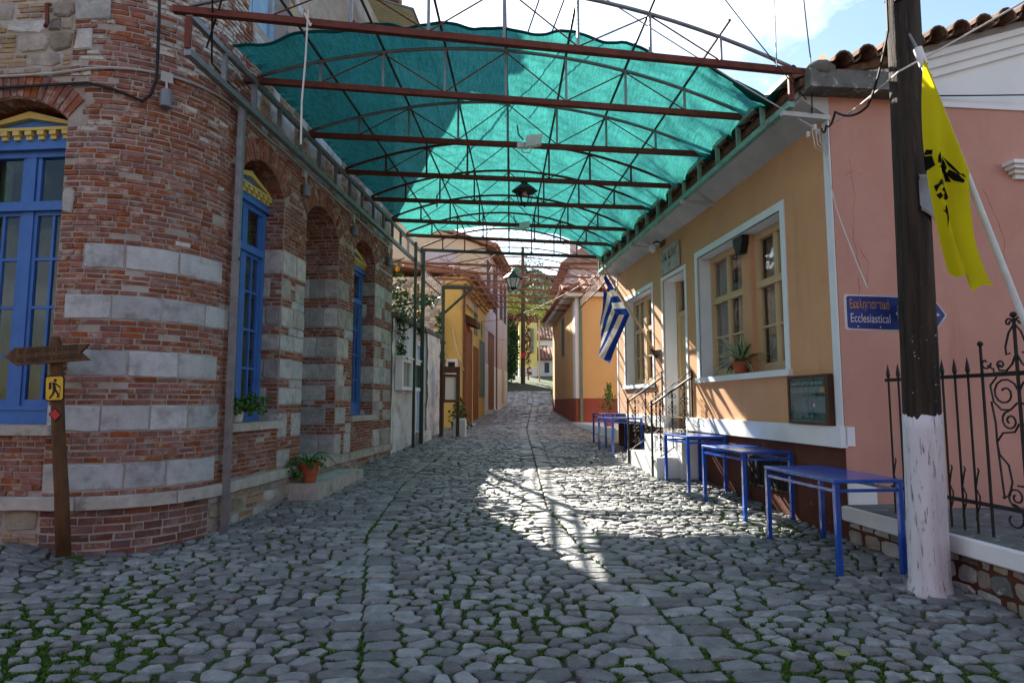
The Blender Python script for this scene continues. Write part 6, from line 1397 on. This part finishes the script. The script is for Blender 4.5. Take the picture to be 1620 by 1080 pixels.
# house added behind the camera, unseen except as a dark reflection in the panes
t = thing('added_reflected_house', 'long plain house added behind the camera, mirrored in the window panes', 'house', W0, (0, -12, -.4))
MB().box(-16, 14, -17, -11, -1.2, 7.2).build('wall', 'brown_base', t); MB().box(-16.5, 14.5, -17.5, -10.5, 7.2, 7.6).build('roof', 'far_tile', t)
for k in range(7):
    MB().box(-14 + k * 4, -12.8 + k * 4, -11, -10.95, 3.9, 5.9).build('window', 'shutter_dark', t); MB().box(-14 + k * 4, -12.8 + k * 4, -11, -10.95, -.5, 2.0).build('door', 'door_wood', t)

# ---------------------------------------------------------------- hill and woods
b = MB(); nx, ny = 50, 30
hz = lambda x, y: 4.4 + sm((y - 70) / 190) * (42 + 9 * mnoise.noise((x * .012, y * .012, 3)) + .03 * x) + 4 * mnoise.noise((x * .04, y * .04, 1)) * sm((y - 75) / 60)
for j in range(ny + 1):
    for i in range(nx + 1): x, y = -260 + 520 * i / nx, 74 + 330 * j / ny; b.v.append((x, y, hz(x, y) - 2 * sm((78 - y) / 4))); b.r.append(0)
M_ = nx + 1; b.f = [(j * M_ + i, j * M_ + i + 1, (j + 1) * M_ + i + 1, (j + 1) * M_ + i) for j in range(ny) for i in range(nx)]; b.m = [0] * len(b.f)
tag(b.build('hill', 'leaf_wood', base=(0, 74, 0), smooth=True), kind='structure')
rg = random.Random(77); b = MB()
for _ in range(620):
    y = 92 + 190 * rg.random() ** .8; x = rg.uniform(-.22, .30) * y + rg.gauss(0, 6) if rg.random() < .75 else rg.uniform(-150, 150); r = rg.uniform(1.8, 3.6); c = Vector((x, y, hz(x, y) + r * .9)); kr = rg.random()
    for _k in range(46):
        d = Vector((rg.gauss(0, 1), rg.gauss(0, 1), rg.gauss(0, 1))).normalized(); q = c + Vector((d.x * r, d.y * r, d.z * r * 1.1)) * rg.uniform(.7, 1); e = d.orthogonal().normalized() * r * .36; f_ = d.cross(e).normalized() * r * .36; k = rg.random() * 6.3; e, f_ = e * cos(k) + f_ * sin(k), f_ * cos(k) - e * sin(k)
        b.add([q - e - f_ * .6, q + e - f_, q + e * .8 + f_, q - e + f_ * .9], [(0, 1, 2, 3)], kr * .7 + rg.random() * .3)
tag(b.build('woodland', 'leaf_wood', base=(0, 90, 5)), 'dense green woodland covering the far hill', 'woodland', kind='stuff')
def tree(x, y, z, h, r, m, label, n, sd_):
    t = thing('tree', label, 'tree', W0, (x, y, z), 'trees at the foot of the hill'); rg = random.Random(sd_); b = MB(); b.tube([(x, y, z), (x + .1, y, z + h * .5), (x, y, z + h * .8)], [.25, .18, .05], 7)
    for k in range(5): a = k * 1.3; b.tube([(x, y, z + h * .4), (x + r * .6 * cos(a), y + r * .6 * sin(a), z + h * .75)], [.1, .03], 5)
    b.build('trunk', 'bark', t); b = MB()
    for k in range(14):
        c = (x + rg.uniform(-.7, .7) * r, y + rg.uniform(-.7, .7) * r, z + h * rg.uniform(.5, .95)); b.leaves(c, (r * .42, r * .42, r * .36), n, .42, rg, shell=.4)
    b.build('crown', m, t)
for a in ((-.6, 72, 8, 6, 2.6, 'leaf_gold', 'yellow-green autumn tree just behind the vine pergola', 90, 1), (2.2, 76, 8, 5.6, 2.6, 'leaf_gold', 'golden tree beside the distant utility pole', 90, 2), (5.2, 80, 8, 6.8, 3.0, 'leaf_gold', 'golden tree above the far tiled roofs', 90, 3), (3.6, 96, 11, 8.5, 3.4, 'leaf_olive', 'olive green tree standing above the far houses', 90, 4), (-2.5, 95, 10, 9, 3.4, 'leaf_olive', 'olive green tree at the left foot of the hill', 90, 5), (8, 92, 10, 9, 3.4, 'leaf_olive', 'broad olive tree half hidden by the peach house roof', 90, 6),
          (5.5, 190, 28, 19, 4.5, 'leaf_wood', 'tall dark pine on the crest of the hill', 110, 7)): tree(*a)

# ---------------------------------------------------------------- overhead cables and small things
def cable(pts, r, m, label, sag=0., n=18):
    P = [Vector(p) for p in pts]; out = []
    for a, c in zip(P, P[1:]):
        for i in range(n): f_ = i / n; q = a.lerp(c, f_); out.append((q.x, q.y, q.z - sag * 4 * f_ * (1 - f_)))
    out.append(tuple(P[-1])); b = MB(); b.tube(out, r, 5); tag(b.build('overhead_cable', m), label, 'cable')
jb = FR.w(-.12, .03, 4.50)
cable([(-.15, 5.9, 6.4), tuple(jb)], .007, 'cable_white', 'thin pale wire slanting from the canopy front to the ochre eave', .05)
cable([(.55, 6.3, 6.9), (2.1, 6.0, 5.75), tuple(FR.w(-.3, -.1, 4.75))], .006, 'cable_black', 'second thin wire slanting down to the eave corner', .02)
cable([tuple(FR.w(-.02, .05, 4.52)), (3.05, 4.76, 4.25), (4.6, 4.3, 5.1)], .008, 'cable_white', 'pale wire running from the eave past the dark pole', .03)
cable([(2.72, 5.7, 7.2), tuple(FR.w(-.22, -.08, 5.22)), tuple(FR.w(-.2, -.02, 4.7))], .007, 'cable_black', 'black wire curving down from the sky to the roof corner', .25)
cable([(2.48, 5.6, 7.5), (2.46, 5.6, 4.72)], .005, 'cable_black', 'thin vertical wire dropping onto the eave corner', 0, 4)
cable([(3.02, 4.75, 7.0), (3.0, 4.78, 4.6), (3.05, 5.2, 4.18), (2.98, 5.6, 4.32), (3.2, 6.2, 4.46), tuple(FR.w(-.05, .05, 4.52))], .011, 'cable_black', 'black service cable looping beside the dark pole', .06)
cable([tuple(FR.w(-.04, .1, 4.46)), tuple(FR.w(-.03, -.1, 3.6)), (3.02, 5.3, 2.62)], .005, 'cable_white', 'thin white wire running down the pink wall corner', .02)
cable([tuple(FR.w(1.2, -.03, 4.9)), tuple(FR.w(5, -.4, 5.0))], .008, 'cable_black', 'black wire crossing the white gable', .02)
for k, (x, lb) in enumerate(((.30, 'left of two dark wires rising above the canopy'), (.62, 'right of two dark wires rising above the canopy'))): cable([(x + .55, 6.2, 7.6), (x - .5, 9.2, 6.0)], .010, 'cable_black', lb, .05)
cable([(-2.35, 4.6, 5.9), tuple(FL.w(.12, -.6, 5.05)), tuple(FL.w(.1, .9, 4.95))], .010, 'cable_black', 'black wire in front of the brick tower, lower one', .02); cable([(-2.0, 4.7, 6.0), tuple(FL.w(.15, -.75, 5.12))], .009, 'cable_black', 'black wire in front of the brick tower, upper one', .02)
cable([tuple(FR.w(-.3, 7.8, 4.75)), (-1.2, 23, 4.6), (-.1, 33, 5.0)], .007, 'cable_black', 'long wire stretching up the street to the lavender house', .3)
t = thing('insulator_cluster', 'cluster of small porcelain insulators under the ochre eave corner', 'insulators', FR, (-.1, .05, 4.4))
for k in range(4): MB().lathe([(.006, 0), (.022, .01), (.022, .03), (.012, .035), (.022, .04), (.02, .06), (.004, .065)], 8, (-.05 - .05 * k, .02 + .04 * (k % 2), 4.42 + .03 * (k % 3))).build('insulator', 'plastic_white', t)
b = MB()
for k in range(5): b.tube([(-.02 - .04 * k, .02, 4.5), (-.06 - .03 * k, -.02, 4.4 - .03 * k), (-.01, .03, 4.3 - .02 * k), (-.01, .06, 4.45)], .004, 4)
b.build('wire_tangle', 'cable_white', t)
rg = random.Random(9)
p = Vector((1.86, 3.72, 0)); b = MB(); z = gz(p.x, p.y) + .05; L8 = [(-.03, -.02), (0, -.045), (.035, -.03), (.045, 0), (.03, .03), (0, .045), (-.03, .03), (-.042, 0)]
b.add([(p.x, p.y, z + .012)] + [(p.x + a, p.y + c, z + .02 + .014 * ((a * 40) ** 2 + (c * 30) ** 2) * .3) for a, c in L8], [(0, i + 1, (i + 1) % 8 + 1) for i in range(8)]); b.tube([(p.x - .0, p.y + .04, z + .02), (p.x - .01, p.y + .10, z + .05)], .002, 4)
tag(b.build('fallen_leaf', 'leaf_gold', smooth=True), 'single dry yellow leaf lying on the near cobbles', 'leaf')

t = thing('added_shading_house', 'added unseen house just past the lavender house, shading the upper street', 'house', W0, (-5, 44, 2))  # hidden house added to cast shade over the upper street
MB().box(-9, -1.6, 40.5, 51, 1, 9.5).build('wall', 'cream', t); MB().box(-9.4, -1.2, 40.1, 51.4, 9.5, 9.8).build('roof', 'far_tile', t); MB().box(-1.6, -1.55, 41, 42.1, 2.6, 5).build('door', 'door_wood', t)
for y in (41, 44.5, 48): MB().box(-1.6, -1.54, y, y + 1.1, 6.2, 8).build('window', 'shutter_dark', t)
